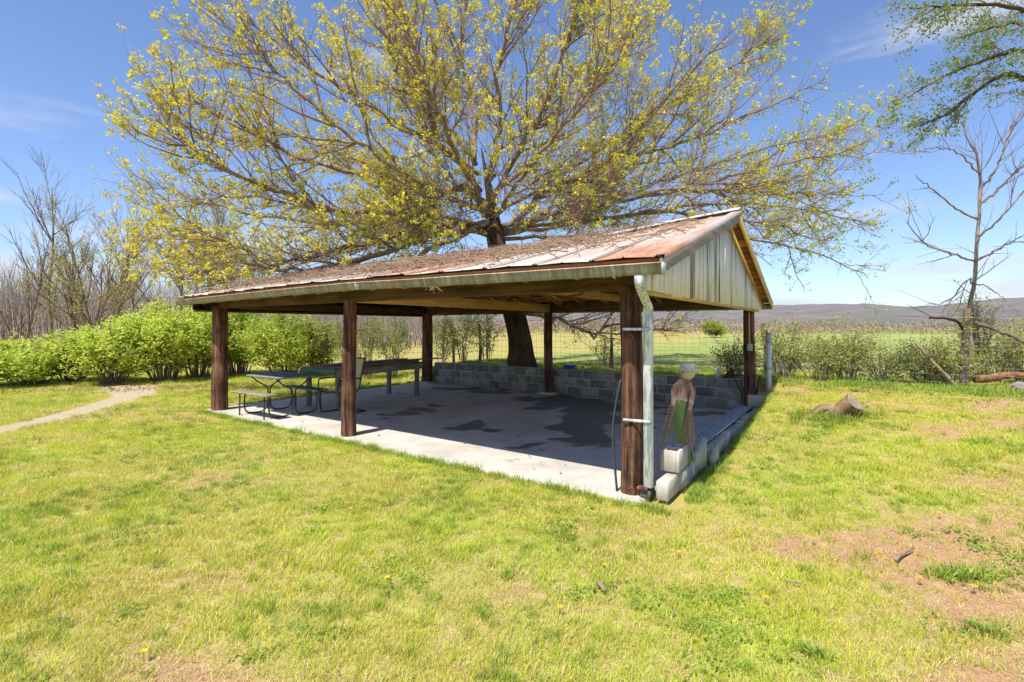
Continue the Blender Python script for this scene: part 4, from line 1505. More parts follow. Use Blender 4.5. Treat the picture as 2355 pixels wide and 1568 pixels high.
def maple_bias(pos):
    d = pos - np.array([MX - .5, MY, 4.2])
    d[:, 2] *= .3
    o = norm(d) * .20
    o[:, 2] += .10 + .10 * np.clip((pos[:, 2] - 5) / 4, -1, 1)
    return o


def roof_clear(P, R):
    """drop branches that would run through the roof or the room under it, or stray far outside the crown"""
    s, n = W2L(P[..., 0], P[..., 1])
    inside = (s > -9.3) & (s < .7) & (n > -.75) & (n < 6.5)
    f = np.where(n < RIDGE_N, (n - EAVE_F) / (RIDGE_N - EAVE_F), (EAVE_B - n) / (EAVE_B - RIDGE_N))
    bad = (inside & (P[..., 2] < 2.2 + 1.0 * np.clip(f, -.2, 1) + .06)).any(1) | (P[..., 2] < .9).any(1)
    bad |= (((P[..., 0] - .8) / 14.2) ** 2 + ((P[..., 1] - 13.5) / 8.0) ** 2 > 1).any(1) | (P[..., 0] < -.86 * P[..., 1]).any(1)
    return P[~bad], R[~bad]


B1, R1 = sprout(LP, LR, 3.2, (.14, .98), (.8, 2.9), (.5, 1.2), maple_bias, q, 9, (.028, .008), .14, .25, .12)
B1, R1 = roof_clear(B1, R1)
B2, R2 = sprout(np.concatenate([B1]), R1, 5.8, (.06, 1.0), (.35, 1.3), (.5, 1.25), maple_bias, q, 7, (.009, .0045), .2, .35, .14)
B2, R2 = roof_clear(B2, R2)
B3, R3 = sprout(B2, R2, 5.6, (.10, 1.0), (.12, .5), (.5, 1.2), maple_bias, q, 4, (.0046, .0032), .16, .3, .15)
B3b, R3b = sprout(LP, LR, 13, (.06, 1.0), (.3, 1.1), (.5, 1.2), maple_bias, q, 4, (.007, .0042), .08, .2, .15)
print('maple', len(B1), len(B2), len(B3), len(B3b))


def tubes_obj(sets, name, mat, parent):
    mb = MB()
    for P, R, s in sets:
        if len(P):
            V, Q = batch_tubes(P, R, s); mb.add(V, Q)
    return mb.obj(name, mat, parent, kind='stuff')


B3, R3 = roof_clear(B3, R3); B3b, R3b = roof_clear(B3b, R3b)
tubes_obj([(B1, R1, 5)], 'branches', MAT['limb'], MAPLE)
tubes_obj([(B2, R2, 4), (B3, R3, 3), (B3b, R3b, 3)], 'twigs', MAT['twig'], MAPLE)
tips = np.concatenate([B3[:, -1], B3[q.random(len(B3)) < .35, 2], B2[:, -1], B3b[:, -1], B2[q.random(len(B2)) < .5, 3]])
green = np.clip(.16 + .055 * tips[:, 0] - .07 * (tips[:, 2] - 6) + .25 * (fbm(tips[:, 0] * .5, tips[:, 2] * .5, 6) - .5) * 2, .08, .9)
low = np.where(tips[:, 2] < 2.3, .35, 1.0)
keep = q.random(len(tips)) / low < .40 * (.18 + 1.65 * fbm(tips[:, 0] * .7 + 3, tips[:, 2] * .7, 16))
isg = q.random(len(tips)) < green
V, Q = leaf_cards(tips[keep & ~isg], (.03, .075), q, 11, .033, .8)
MB().add(V, Q).obj('blossoms', MAT['blossom'], MAPLE, kind='stuff')
V, Q = leaf_cards(tips[keep & isg], (.04, .085), q, 7, .042, .65)
MB().add(V, Q).obj('leaves', MAT['young_leaf'], MAPLE, kind='stuff')


# ------------------------------------------------------------------ smaller trees
def forked_tree(name, label, cat, x, y, h, r, seed, leafm=None, leaf_n=0, leaf_size=(.05, .09), lean=(0, 0), spread=.5, stems=1, twigm=None, barkm=None, group=None, dens=1.0, first=.3, z0=None):
    rg = np.random.default_rng(seed)
    z0 = ht(x, y) - .05 if z0 is None else z0
    T = thing(name, label, cat, (x, y, z0), 0, group)
    barkm = barkm or MAT['grey_bark']; twigm = twigm or MAT['grey_twig']
    trunks = []
    for s in range(stems):
        a = rg.uniform(0, 6.28); k = .0 if stems == 1 else .22
        pts = [(0, 0, 0)]
        for i in range(1, 6):
            f = i / 5
            pts.append((lean[0] * f * h + k * h * f * math.cos(a) + rg.normal(0, .02 * h), lean[1] * f * h + k * h * f * math.sin(a) + rg.normal(0, .02 * h), h * f * (1 if s == 0 else rg.uniform(.75, 1))))
        trunks.append((pts, r if s == 0 else r * .75, r * .08))
    P, R = limbs_to_arrays(trunks, 20, .01, rg)
    for k in range(len(P)):
        MB().tube(P[k], R[k], 8).obj('trunk', barkm, T, smooth=True)

    def bias(pos):
        d = pos.copy(); d[:, 2] *= 0
        o = norm(d) * .25; o[:, 2] += .45
        return o
    A1, S1 = sprout(P, R, 2.0 * dens, (first, .97), (h * .22, h * .48), (.5, 1.0), bias, rg, 8, (r * .42, .008), .06, .15, .18)
    A2, S2 = sprout(A1, S1, 3.2 * dens, (.15, 1), (h * .08, h * .2), (.4, .9), bias, rg, 6, (.014, .006), .07, .2, .15)
    A3, S3 = sprout(A2, S2, 3.6 * dens, (.1, 1), (.2, .6), (.4, .9), bias, rg, 4, (.007, .005), .07, .2, .1, cap=9000)
    mb = MB()
    V, Q = batch_tubes(A1, S1, 5); mb.add(V, Q)
    mb.obj('branches', barkm, T, kind='stuff')
    mb = MB()
    V, Q = batch_tubes(A2, S2, 4); mb.add(V, Q)
    if len(A3):
        V, Q = batch_tubes(A3, S3, 3); mb.add(V, Q)
    mb.obj('twigs', twigm, T, kind='stuff')
    if leafm is not None and leaf_n:
        tp = np.concatenate([A3[:, -1], A2[:, -1], A3[:, 2]])
        sel = rg.choice(len(tp), min(leaf_n, len(tp)), replace=False)
        V, Q = leaf_cards(tp[sel], leaf_size, rg, 5, .07, .6)
        MB().add(V, Q).obj('crown_leaves', leafm, T, kind='stuff')
    return T


MAT['grey_bark'] = bark('grey_bark', '#4d4239', '#7a6b5c', '#998a76', 9)
MAT['grey_twig'] = twigmat('grey_twigs', '#6f5f57', '#93847a')
MAT['pale_twig'] = twigmat('pale_twigs', '#8a7a72', '#a89a90')
MAT['olive_leaf'] = leafmat('olive_buds', ['#a39a4c', '#b8ac5c', '#c4b566', '#959a4a'], .4)
MAT['dark_leaf'] = leafmat('overhang_leaf', ['#67862e', '#7d9a3a', '#a0b24c', '#5a7a2a'], .5)
MAT['shrub_leaf'] = leafmat('shrub_leaf', ['#b4c848', '#cddb5c', '#dce472', '#c0d152'], .5)
MAT['shrub_leaf2'] = leafmat('shrub_leaf_dark', ['#9db548', '#b6c958', '#cad56c', '#a6bb50'], .5)
MAT['bramble_leaf'] = leafmat('bramble_leaf', ['#8d9d42', '#aab256', '#c2c06c', '#98a54a'], .45)

forked_tree('leafy_young_tree', 'young tree outside the left edge that shades the lawn', 'tree', -9.4, 2.5, 6.0, .10, 61, MAT['olive_leaf'], 6000, (.06, .11), first=.35)
for (u, v_top, Y, r, seed, lab, lf, ln, stems) in [
        (112, 372, 23, .15, 31, 'tall bare tree at far left with a fine grey crown', None, 0, 1),
        (40, 470, 24, .12, 32, 'bare grey tree at the left edge of the picture', None, 0, 2),
        (192, 455, 20.5, .13, 33, 'many stemmed tree with olive buds rising behind the hedge', 'olive_leaf', 1500, 3),
        (238, 440, 24, .15, 34, 'tree with yellow buds between the bare tree and the maple', 'olive_leaf', 1700, 2),
        (292, 430, 26, .10, 35, 'slim straight trunk seen left of the pavilion roof', 'olive_leaf', 700, 1),
        (440, 420, 25, .13, 36, 'tree with sparse buds standing behind the left end of the roof', 'olive_leaf', 900, 2),
        (560, 430, 27, .12, 37, 'budding tree half hidden behind the maple branches', 'olive_leaf', 900, 2),
        (-60, 420, 22, .14, 38, 'bare tree just beyond the left edge, branches reaching in', None, 0, 2)]:
    X = (u - 1177) / 1134 * Y
    hh = (EYE + (752 - v_top) / 1134 * Y) * .86
    forked_tree('budding_tree' if lf else 'bare_tree', lab, 'tree', X, Y, hh, r * .6, seed, MAT[lf] if lf else None, ln * 3, (.04, .08), stems=stems, group='trees behind the left hedge', first=.18, dens=1.1)

# the slim dead looking tree on the right, with its drawn branches
RT = thing('bare_tree', 'slim bare tree with a long thin trunk at the right edge', 'tree', (0, 0, 0), 0)
Yr = 10.2
main = dpath([(2228, 885, Yr), (2232, 790, Yr), (2226, 740, Yr), (2232, 690, Yr), (2244, 616, Yr), (2250, 506, Yr), (2255, 418, Yr), (2248, 370, Yr), (2226, 321, Yr), (2213, 262, Yr)])
MAT['pale_bark'] = bark('pale_bark', '#6b5f52', '#95897a', '#b3a796', 9, .15)
RL = [(main, .046, .009),
      (dpath([(2250, 506, Yr), (2200, 480, 10.1), (2150, 440, 10), (2105, 405, 9.9)]), .022, .006),
      (dpath([(2252, 470, Yr), (2290, 440, 10.2), (2330, 400, 10.2), (2380, 360, 10.2)]), .03, .008),
      (dpath([(2240, 600, Yr), (2190, 585, 10), (2130, 560, 9.9), (2080, 505, 9.8)]), .022, .006),
      (dpath([(2243, 600, Yr), (2290, 575, 10.3), (2320, 560, 10.3), (2380, 555, 10.3)]), .022, .007),
      (dpath([(2236, 680, Yr), (2228, 640, 10.1), (2180, 690, 10), (2130, 700, 10)]), .016, .005),
      (dpath([(2256, 430, Yr), (2290, 390, 10.4), (2310, 330, 10.4), (2345, 250, 10.4)]), .024, .006),
      (dpath([(2252, 400, Yr), (2200, 350, 10), (2150, 340, 9.9), (2100, 350, 9.8)]), .018, .005),
      (dpath([(2250, 545, Yr), (2300, 500, 10), (2340, 455, 9.9), (2390, 400, 9.8)]), .022, .006),
      (dpath([(2232, 650, Yr), (2270, 660, 9.8), (2310, 690, 9.6), (2350, 730, 9.5)]), .014, .005),
      (dpath([(2243, 742, Yr), (2275, 752, 9.9), (2320, 770, 9.6), (2390, 800, 9.3)]), .045, .03)]
P, R = limbs_to_arrays(RL, 22, .012, q)
for k in range(len(P)):
    MB().tube(P[k], R[k], 8).obj('trunk' if k == 0 else 'limb', MAT['pale_bark'] if k < 10 else MAT['grey_bark'], RT, smooth=True)


def rt_bias(pos):
    d = pos - np.array([9.7, 10.2, 3.5]); d[:, 1] *= .5
    o = norm(d) * .25; o[:, 2] += .15
    return o


A1, S1 = sprout(P[:10], R[:10], 4.5, (.3, 1), (.4, 1.5), (.5, 1.0), rt_bias, q, 7, (.010, .005), .10, .3, .1)
A2, S2 = sprout(A1, S1, 3.6, (.15, 1), (.2, .7), (.4, 1.0), rt_bias, q, 5, (.006, .0038), .1, .3, .05)
tubes_obj([(A1, S1, 4), (A2, S2, 3)], 'twigs', MAT['twig'], RT)

SN = thing('ivy_snag', 'short ivy covered dead snag beside the slim bare tree', 'snag', (0, 0, 0), 0)
ys = 9.3
sp = dpath([(2217, 900, ys), (2216, 850, ys), (2220, 780, ys), (2223, 708, ys)])
MB().tube(smooth_line(sp, 14, .006, q), np.linspace(.075, .055, 14), 9).obj('stem', MAT['grey_bark'], SN, smooth=True)
MB().tube(smooth_line(dpath([(2218, 765, ys), (2205, 742, 9.25), (2180, 733, 9.2), (2150, 731, 9.15), (2136, 731, 9.1)]), 14, .004, q), np.linspace(.030, .020, 14), 7).obj('dead_branch', MAT['bark'], SN, smooth=True)
MB().tube(smooth_line(dpath([(2145, 730, 9.15), (2110, 712, 9.1), (2085, 700, 9.1)]), 8), np.linspace(.008, .003, 8), 5).obj('dead_branch', MAT['bark'], SN, smooth=True)
c = sp[0] + (sp[-1] - sp[0]) * q.uniform(.2, .95, (170, 1)) + q.normal(0, .045, (170, 3))
V, Q = leaf_cards(c, (.025, .05), q, 4, .02, .8)
MB().add(V, Q).obj('ivy', MAT['ivy_dry'] if 'ivy_dry' in MAT else MAT['bramble_leaf'], SN, kind='stuff')

o = MB().tube(smooth_line(dpath([(2105, 788, 9.6), (2150, 838, 9.4), (2180, 868, 9.3), (2208, 898, 9.2)]), 14, .004, q), np.linspace(.026, .040, 14), 8).obj('fallen_branch', MAT['stick'], None, smooth=True)
tag(o, 'pale straight dead branch leaning against the foot of the snag', 'branch')
o = MB().tube(smooth_line(dpath([(2240, 873, 9.5), (2280, 868, 9.55), (2320, 862, 9.6), (2420, 866, 9.7)]), 12, .01, q), [.06, .075, .08, .078, .07, .075, .07, .07, .065, .06, .06, .05], 10).obj('rotten_log', plain('rotten_wood', '#8a6244', .95, 0, 12, .5, .8), None, smooth=True)
tag(o, 'orange brown rotten log lying by the slim bare tree', 'log')
o = MB().tube(smooth_line(dpath([(2275, 925, 8.4), (2320, 900, 8.6), (2400, 860, 8.9)]), 8, .004, q), np.linspace(.012, .014, 8), 6).obj('fallen_branch', MAT['stick'], None, smooth=True)
tag(o, 'thin pale branch propped over the weeds at the right edge', 'branch')


def rock(name, label, x, y, z, sx, sy, sz, seed, mat):
    bm = bmesh.new(); bmesh.ops.create_icosphere(bm, subdivisions=2, radius=1)
    qq = np.random.default_rng(seed)
    for vtx in bm.verts:
        e = 1 + qq.normal(0, .08)
        vtx.co = (max(-.8, min(.8, vtx.co.x)) * sx * e, max(-.8, min(.8, vtx.co.y)) * sy * e, max(-.75, min(.75, vtx.co.z)) * sz * e)
    me = bpy.data.meshes.new(name); bm.to_mesh(me); bm.free(); me.materials.append(mat)
    return tag(link(name, me, None, (x, y, z), (0.2, .3, seed)), label, 'stone')


p = PX(2345, 888, 8.7)
rock('field_stone', 'weathered grey stone at the right edge below the bare tree', p[0], p[1], ht(p[0], p[1]) + .06, .16, .12, .16, 5, MAT['block'])

# the leafy tree reaching in from beyond the right edge
OT = thing('leafy_tree', 'green leaved tree reaching into the sky from beyond the right edge', 'tree', (0, 0, 0), 0)
ox, oy = 12.0, 9.0
tr = [(ox, oy, ht(ox, oy) - .1), (ox - .1, oy, 2.5), (ox - .2, oy, 5), (ox - .3, oy - .1, 7.5), (ox - .2, oy, 10)]
OL = [(tr, .22, .06),
      ([(ox - .2, oy, 5.4), *dpath([(2480, 150, 8.9), (2354, 118, 8.6), (2300, 125, 8.4), (2230, 150, 8.2), (2150, 185, 8.1), (2085, 225, 8.0)])], .045, .008),
      ([(ox - .25, oy, 6.2), *dpath([(2480, 60, 8.8), (2380, 30, 8.4), (2280, 10, 8.1), (2180, 15, 7.9), (2090, 20, 7.8)])], .045, .008),
      ([(ox - .3, oy, 7.2), *dpath([(2460, -40, 9), (2340, -70, 8.8), (2240, -80, 8.6), (2120, -60, 8.4)])], .06, .010),
      ([(ox - .2, oy, 5.0), *dpath([(2500, 260, 9.2), (2400, 200, 9), (2320, 170, 8.8), (2240, 210, 8.6), (2180, 260, 8.5), (2110, 290, 8.4)])], .055, .008),
      ([(ox - .2, oy, 5.8), *dpath([(2480, 100, 9.4), (2380, 60, 9.6), (2300, 60, 9.7), (2200, 90, 9.8)])], .05, .008)]
P, R = limbs_to_arrays(OL, 20, .012, q)
for k in range(len(P)):
    MB().tube(P[k], R[k], 8).obj('trunk' if k == 0 else 'limb', MAT['bark'], OT, smooth=True)


def ot_bias(pos):
    o = np.tile(np.array([-.45, -.02, -.12]), (len(pos), 1))
    return o


A1, S1 = sprout(P[1:], R[1:], 8.5, (.3, 1), (.3, 1.1), (.35, 1.1), ot_bias, q, 7, (.008, .004), .12, .3, -.15)
A2, S2 = sprout(A1, S1, 6.0, (.1, 1), (.15, .45), (.4, .9), ot_bias, q, 5, (.005, .0035), .1, .3, -.15)
tubes_obj([(A1, S1, 4), (A2, S2, 3)], 'twigs', MAT['twig'], OT)
tips = np.concatenate([A2[:, -1], A2[:, 3], A2[:, 2], A1[:, -1]])
tips = tips[q.random(len(tips)) < 1.1 * (.35 + 1.3 * fbm(tips[:, 0] * 1.4, tips[:, 2] * 1.4, 60))]
V, Q = leaf_cards(tips, (.03, .06), q, 5, .05, .55)
MB().add(V, Q).obj('leaves', MAT['dark_leaf'], OT, kind='stuff')


# ------------------------------------------------------------------ shrubs
def shrub(name, label, x, y, w, d, h, seed, leafm, n_leaf=4200, size=(.05, .085), stems=26, low=.12, group=None, flat=.75, twig=None, lean=0):
    rg = np.random.default_rng(seed)
    z0 = ht(x, y)
    T = thing(name, label, 'shrub', (x, y, z0), 0, group)
    # stems fan out from the base
    a = rg.uniform(0, 6.28, stems); rr = np.sqrt(rg.uniform(0, 1, stems))
    top = np.c_[rr * np.cos(a) * w * .45, rr * np.sin(a) * d * .45, h * (1 - .4 * rr ** 2) * rg.uniform(.7, 1, stems)]
    b = np.c_[top[:, 0] * .25, top[:, 1] * .25, np.full(stems, -.03)]
    P = np.array([smooth_line([b[i], (b[i] * .55 + top[i] * .45) + np.array([0, 0, .12 * h]), top[i]], 7, .02, rg) for i in range(stems)])
    R = np.linspace(.014, .004, 7)[None] * rg.uniform(.6, 1.3, stems)[:, None]
    A, S_ = sprout(P, R, 9, (.15, 1), (.2, .75), (.5, 1.3), lambda p: np.c_[norm(p * np.array([1, 1, 0])) [:, :2] * .35, np.full(len(p), .12)], rg, 5, (.006, .003), .15, .3, -.1)
    tubes_obj([(P, R, 5), (A, S_, 3)], 'stems', twig or MAT['grey_twig'], T)
    # leaves: on lumpy layers through the outer volume
    lobes = 26
    la = rg.uniform(0, 6.28, lobes); lr = np.sqrt(rg.uniform(.1, 1, lobes))
    lc = np.c_[lr * np.cos(la) * w * .36, lr * np.sin(la) * d * .36, h * rg.uniform(.35, .86, lobes) * (1 - .25 * lr)]
    ls = rg.uniform(.09, .24, lobes) * min(w, h * 1.3)
    pick = rg.integers(0, lobes, n_leaf)
    u = norm(rg.normal(size=(n_leaf, 3))); rad = rg.uniform(.55, 1.05, n_leaf) ** .6
    c = lc[pick] + u * (ls[pick] * rad)[:, None] * np.array([1.15, 1.15, .8])
    c = c[(c[:, 2] > low * h * rg.uniform(.3, 1.6, n_leaf))]
    c[:, 2] = c[:, 2] * .85 + .15 * np.round(c[:, 2] / .12) * .12          # leaves sit in loose tiers
    tw = np.concatenate([A[:, k] for k in (1, 2, 3, 4, 4)])
    tw = tw[(tw[:, 2] > low * h * .6)]
    tw = tw[rg.random(len(tw)) < .35 + 1.1 * vnoise(tw[:, 0] * 2.2 + seed, tw[:, 2] * 2.6 + tw[:, 1], seed)]
    if len(tw) > n_leaf: tw = tw[rg.choice(len(tw), n_leaf, replace=False)]
    c = np.concatenate([c[:int(len(c) * .38)], tw])
    V, Q = leaf_cards(c, size, rg, 3, .045, .6, flat)
    MB().add(V, Q).obj('foliage', leafm, T, kind='stuff')
    return T


for i, (u, v_t, v_b, wpx, Y, m, lab, nl) in enumerate([
        (-70, 775, 892, 230, 13.6, 0, 'leafy green shrub at the very left edge of the hedge', 4200),
        (70, 782, 890, 190, 14.2, 0, 'low rounded shrub left of the tall hedge shrubs', 4600),
        (165, 765, 888, 150, 15.2, 2, 'olive green shrub in the dip of the hedge', 3200),
        (258, 738, 886, 170, 14.6, 0, 'bright green hedge shrub above the gravel track', 5200),
        (375, 700, 882, 190, 15.4, 0, 'tallest bright green shrub left of the pavilion corner post', 6200),
        (455, 705, 880, 150, 16.4, 0, 'bright green shrub seen just left of the corner post', 4200),
        (545, 700, 878, 170, 17.2, 1, 'darker green shrub seen just inside the corner post', 4200),
        (650, 712, 872, 190, 16.4, 0, 'round bright green shrub seen under the roof behind the picnic table', 5200),
        (735, 735, 870, 110, 17.0, 2, 'thin twiggy shrub behind the workbench', 1600)]):
    X = (u - 1177) / 1134 * Y
    h = (v_b - v_t) / 1134 * Y * 1.02
    shrub('hedge_shrub', lab, X, Y, wpx / 1134 * Y * 1.15, 2.6, max(h, 1.0), 70 + i, MAT[('shrub_leaf', 'shrub_leaf2', 'bramble_leaf')[m]], int(nl * (1.25 if m < 2 else .8)), (.05, .105), 60, .015, 'hedge of shrubs along the left lawn')

for i, (u, Y, w, h, nl, lab) in enumerate([
        (800, 16.5, 1.3, 2.4, 1500, 'sparse leafed sapling clump left of the far corner post'), (850, 16.0, 1.3, 2.6, 1800, 'airy sapling clump behind the workbench end'), (905, 16.6, 1.3, 2.5, 1700, 'airy sapling clump beside the far left post'),
        (1015, 16.3, 1.3, 2.5, 1700, 'sapling clump right of the far left post'), (1065, 15.8, 1.1, 2.3, 1300, 'sapling clump left of the maple trunk'), (1120, 15.6, 1.1, 2.2, 1000, 'leafy sapling against the left of the maple trunk'),
        (1385, 14.4, .7, 1.0, 260, 'small leafy sapling at the wire fence right of the maple'), (1690, 10.6, .8, .95, 500, 'weedy bush beside the far corner post'),
        (1800, 10.7, 1.5, 1.1, 900, 'tangled bramble right of the white pipe'), (1880, 10.4, 1.6, 1.05, 900, 'tangled bramble left of the middle of the fence'), (1950, 10.3, 1.3, 1.25, 900, 'tall bramble on the wire fence'),
        (2030, 10.2, 1.6, 1.1, 1000, 'dense bramble heap in the middle of the right fence'), (2110, 10.0, 1.3, .9, 900, 'low bramble left of the leaning branch'), (2170, 9.7, 1.0, .9, 700, 'leafy bramble at the foot of the snag'),
        (2290, 10.2, 1.3, 1.1, 900, 'bramble right of the slim bare tree'), (2350, 10.0, 1.2, 1.5, 900, 'tall bramble at the right edge'), (2250, 10.6, .6, 1.9, 500, 'upright leafy sapling behind the slim bare tree')]):
    X = (u - 1177) / 1134 * Y
    br = u > 1500
    h *= .75 + .5 * ((i * 37) % 11) / 10 if u > 1500 else 1
    shrub('bramble_bush' if br else 'sapling_clump', lab, X, Y, w, .9 if br else 1.2, h, 120 + i, MAT['bramble_leaf'], int(nl * .7), (.03, .06) if br else (.035, .065), 20 if br else 9, .06, 'brambles along the wire fence' if br else 'saplings along the wire fence', .3, MAT['pale_twig'])

# lone round willow out in the field and the far edge of the field
p = (24.5, 60)
shrub('field_tree', 'small round yellow green tree standing alone in the hay field', p[0], p[1], 3.0, 2.6, 2.3, 200, leafmat('willow_leaf', ['#9aa83a', '#b3b94c', '#a8b445'], .4), 2600, (.12, .25), 16, .1)

rg = np.random.default_rng(77)
N = 26000
ang = rg.uniform(-.95, 1.0, N); dist = rg.uniform(85, 135, N)
bx = np.tan(ang) * dist * .95
cl = fbm(bx * .06, dist * .05, 90)
hh = (1.2 + 3.2 * cl ** 1.5) * rg.uniform(.1, 1, N)
C = np.c_[bx, dist, .3 + hh]
V, Q = leaf_cards(C, (.22, .6), rg, 2, .4, .4)
t = NT('far_brush')
w_ = t.coord('World')
colr = t.ramp(t.noise(w_, .06, 4, .6), [(.35, '#937c6c'), (.5, '#a8907c'), (.65, '#979070')])
colr = t.hsv(colr, t.mrange(t.island(), 0, 1, .8, 1.2))
o = MB().add(V, Q).obj('far_brush', t.leafy(colr, .2, .9), None, kind='stuff')
o['label'] = 'tan brush along the far edge of the hay field'
# bare wood far behind the left hedge
N = 2600
bx = rg.uniform(-62, -8, N); by = rg.uniform(38, 60, N)
h = rg.uniform(3.5, 7.5, N) * (.6 + .6 * fbm(bx * .1, by * .1, 91)) * np.interp(bx, [-62, -30, -8], [1.1, .95, .55])
P = np.zeros((N, 4, 3)); lean = rg.normal(0, .16, (N, 2))
for k, f in enumerate((0, .35, .7, 1)):
    P[:, k] = np.c_[bx + lean[:, 0] * h * f, by + lean[:, 1] * h * f, h * f]
V1, Q1 = batch_tubes(P, np.array([[.05, .035, .022, .01]]) * rg.uniform(.6, 1.5, (N, 1)), 3)
A, S_ = sprout(P, np.broadcast_to(np.array([[.05, .035, .022, .01]]), (N, 4)), 1.5, (.3, 1), (.8, 2.2), (.3, .9), lambda p: np.tile(np.array([0, 0, .3]), (len(p), 1)), rg, 4, (.018, .012), cap=16000)
V2, Q2 = batch_tubes(A, S_, 3)
o = MB().add(V1, Q1).add(V2, Q2).obj('distant_wood', MAT['pale_twig'], None, kind='stuff')
o['label'] = 'grey leafless wood far behind the left hedge'

# ================================================================== wire fence
FN = 7.72
FENCE = thing('wire_fence', 'rusty woven wire fence on rough posts behind the pavilion', 'fence', (0, 0, 0), 0)
pts = []
for (u, h, r) in ((752, 1.15, .055), (1103, 1.25, .055), (1043, 1.0, .045), (1405, 1.25, .06), (1762, 1.25, .075), (1960, 1.0, .03)):
    # intersect the view direction with the fence line
    k = (u - 1177) / 1134
    s = (k * (FR[1] + FN * EY[1]) - FR[0] - FN * EY[0]) / (EX[0] - k * EX[1])
    x, y = L2W(s, FN)
    z = ht(x, y)
    pt = smooth_line([(x, y, z - .1), (x + rng.normal(0, .02), y, z + h * .5), (x + rng.normal(0, .04), y, z + h)], 9)
    MB().tube(pt, np.linspace(r, r * .8, 9) * (1 if u != 1405 else np.linspace(1.2, .35, 9)), 8).obj('fence_post', MAT['grey_bark'], FENCE, smooth=True)
ss = np.linspace(-13, 8.5, 90)
xy = np.array([L2W(s, FN - .06) for s in ss]); zz = HT(xy[:, 0], xy[:, 1])
zz = np.convolve(np.pad(zz, 4, 'edge'), np.ones(9) / 9, 'valid')
sag = .05 * np.abs(np.sin(ss * 1.1))
for k, h in enumerate((.12, .27, .42, .58, .76, .95, 1.13, 1.38)):
    P = np.c_[xy, zz + h - sag * (h > .9) + .012 * np.sin(ss * 5 + k)]
    MB().tube(P, .0032 if h < 1.2 else .0038, 4, False).obj('wire', MAT['wire'], FENCE)
st = np.arange(-12.8, 8.4, .16)
sx = np.array([L2W(s, FN - .06) for s in st]); sz = np.interp(st, ss, zz)
P = np.stack([np.c_[sx, sz + .12], np.c_[sx, sz + .6], np.c_[sx, sz + 1.12]], 1) + rng.normal(0, .01, (len(st), 3, 3))
V, Q = batch_tubes(P, np.full((len(st), 3), .0026), 3)
MB().add(V, Q).obj('stay_wires', MAT['wire'], FENCE, kind='stuff')

# ================================================================== litter of twigs and leaves on the roof
rg = np.random.default_rng(55)
N = 5200
s = rg.uniform(-9.0, .2, N); n = rg.uniform(-.45, 2.85, N)
dens = np.interp(s, [-9, -7, -4.5, -2.2, -.8, .2], [.75, .95, 1.0, .75, .28, .10]) * (.35 + .9 * fbm(s * .9, n * 1.6, 71)) * np.interp(n, [-.45, .2, .9, 1.6, 2.85], [.12, .3, .8, 1.0, .7])
k = rg.random(N) < dens
s, n = s[k], n[k]
x = FR[0] + s * EX[0] + n * EY[0]; y = FR[1] + s * EX[1] + n * EY[1]
z = np.array([roof_z(a, b) for a, b in zip(s, n)]) + rg.uniform(.015, .06, len(s))
M = len(s)
L = rg.uniform(.10, .65, M); a = rg.normal(math.radians(150), .75, M)
sl = (np.array([roof_z(p, min(r + .1, 2.9)) for p, r in zip(s, n)]) - np.array([roof_z(p, r) for p, r in zip(s, n)])) / .1
d = np.c_[np.cos(a), np.sin(a)]
dn = d[:, 0] * EY[0] + d[:, 1] * EY[1]
D = np.c_[d, dn * sl * .9 + rg.normal(0, .07, M)]
tt = np.linspace(-.5, .5, 5)
P = np.c_[x, y, z][:, None, :] + D[:, None, :] * (L[:, None] * tt)[:, :, None]
P[:, :, 2] += (.02 + .22 * rg.random(M)[:, None] * L[:, None]) * (1 - 4 * tt ** 2)[None]
P += rg.normal(0, .008, P.shape)
R = rg.uniform(.003, .008, M)[:, None] * np.linspace(1, .5, 5)[None]
big = rg.random(M) < .03
R[big] *= 2.0
V, Q = batch_tubes(P, R, 4)
o = MB().add(V, Q).obj('roof_twigs', twigmat('fallen_twigs', '#7a6250', '#a88f78'), None, kind='stuff')
o['label'] = 'mat of fallen twigs lying on the metal roof'
N = 6500
s = rg.uniform(-9.0, .0, N); n = rg.uniform(-.4, 2.85, N)
dens = np.interp(s, [-9, -6, -3, -1, 0], [.4, .7, .8, .25, .0]) * sstep(.42, .62, fbm(s * .8 + 5, n * 1.3, 72)) * np.interp(n, [-.4, .5, 1.2, 2.0, 2.85], [.03, .2, .8, 1, .8])
k = rg.random(N) < dens
s, n = s[k], n[k]
C = np.c_[FR[0] + s * EX[0] + n * EY[0], FR[1] + s * EX[1] + n * EY[1], np.array([roof_z(p, r) for p, r in zip(s, n)]) + rg.uniform(.02, .05, len(s))]
V, Q = leaf_cards(C, (.04, .09), rg, 2, .03, .6, .8)
o = MB().add(V, Q).obj('roof_leaf_litter', leafmat('dry_leaves', ['#5f4232', '#7d5a44', '#94735a', '#6b4c3a'], .1, .9), None, kind='stuff')
o['label'] = 'drift of dry brown leaves on the metal roof'
# tuft of straw and roots stuck under the gutter
for sc_, zc in ((-2.2, 2.13), (.05, 2.12)):
    N = 34 if sc_ < -2 else 10
    st = np.c_[sc_ + rg.normal(0, .05, N), -.55 + rg.normal(0, .02, N), np.full(N, zc) + rg.normal(0, .01, N)]
    d = np.c_[rg.normal(0, .5, N), rg.normal(0, .3, N), -rg.uniform(.2, 1, N)]
    P = st[:, None, :] + d[:, None, :] * (rg.uniform(.02, .08, N)[:, None] * np.linspace(0, 1, 4))[:, :, None]
    V, Q = batch_tubes(P, np.full((N, 4), .003), 3)
    MB().add(V, Q).obj('straw_tuft', MAT['raffia'], PAV, kind='stuff')

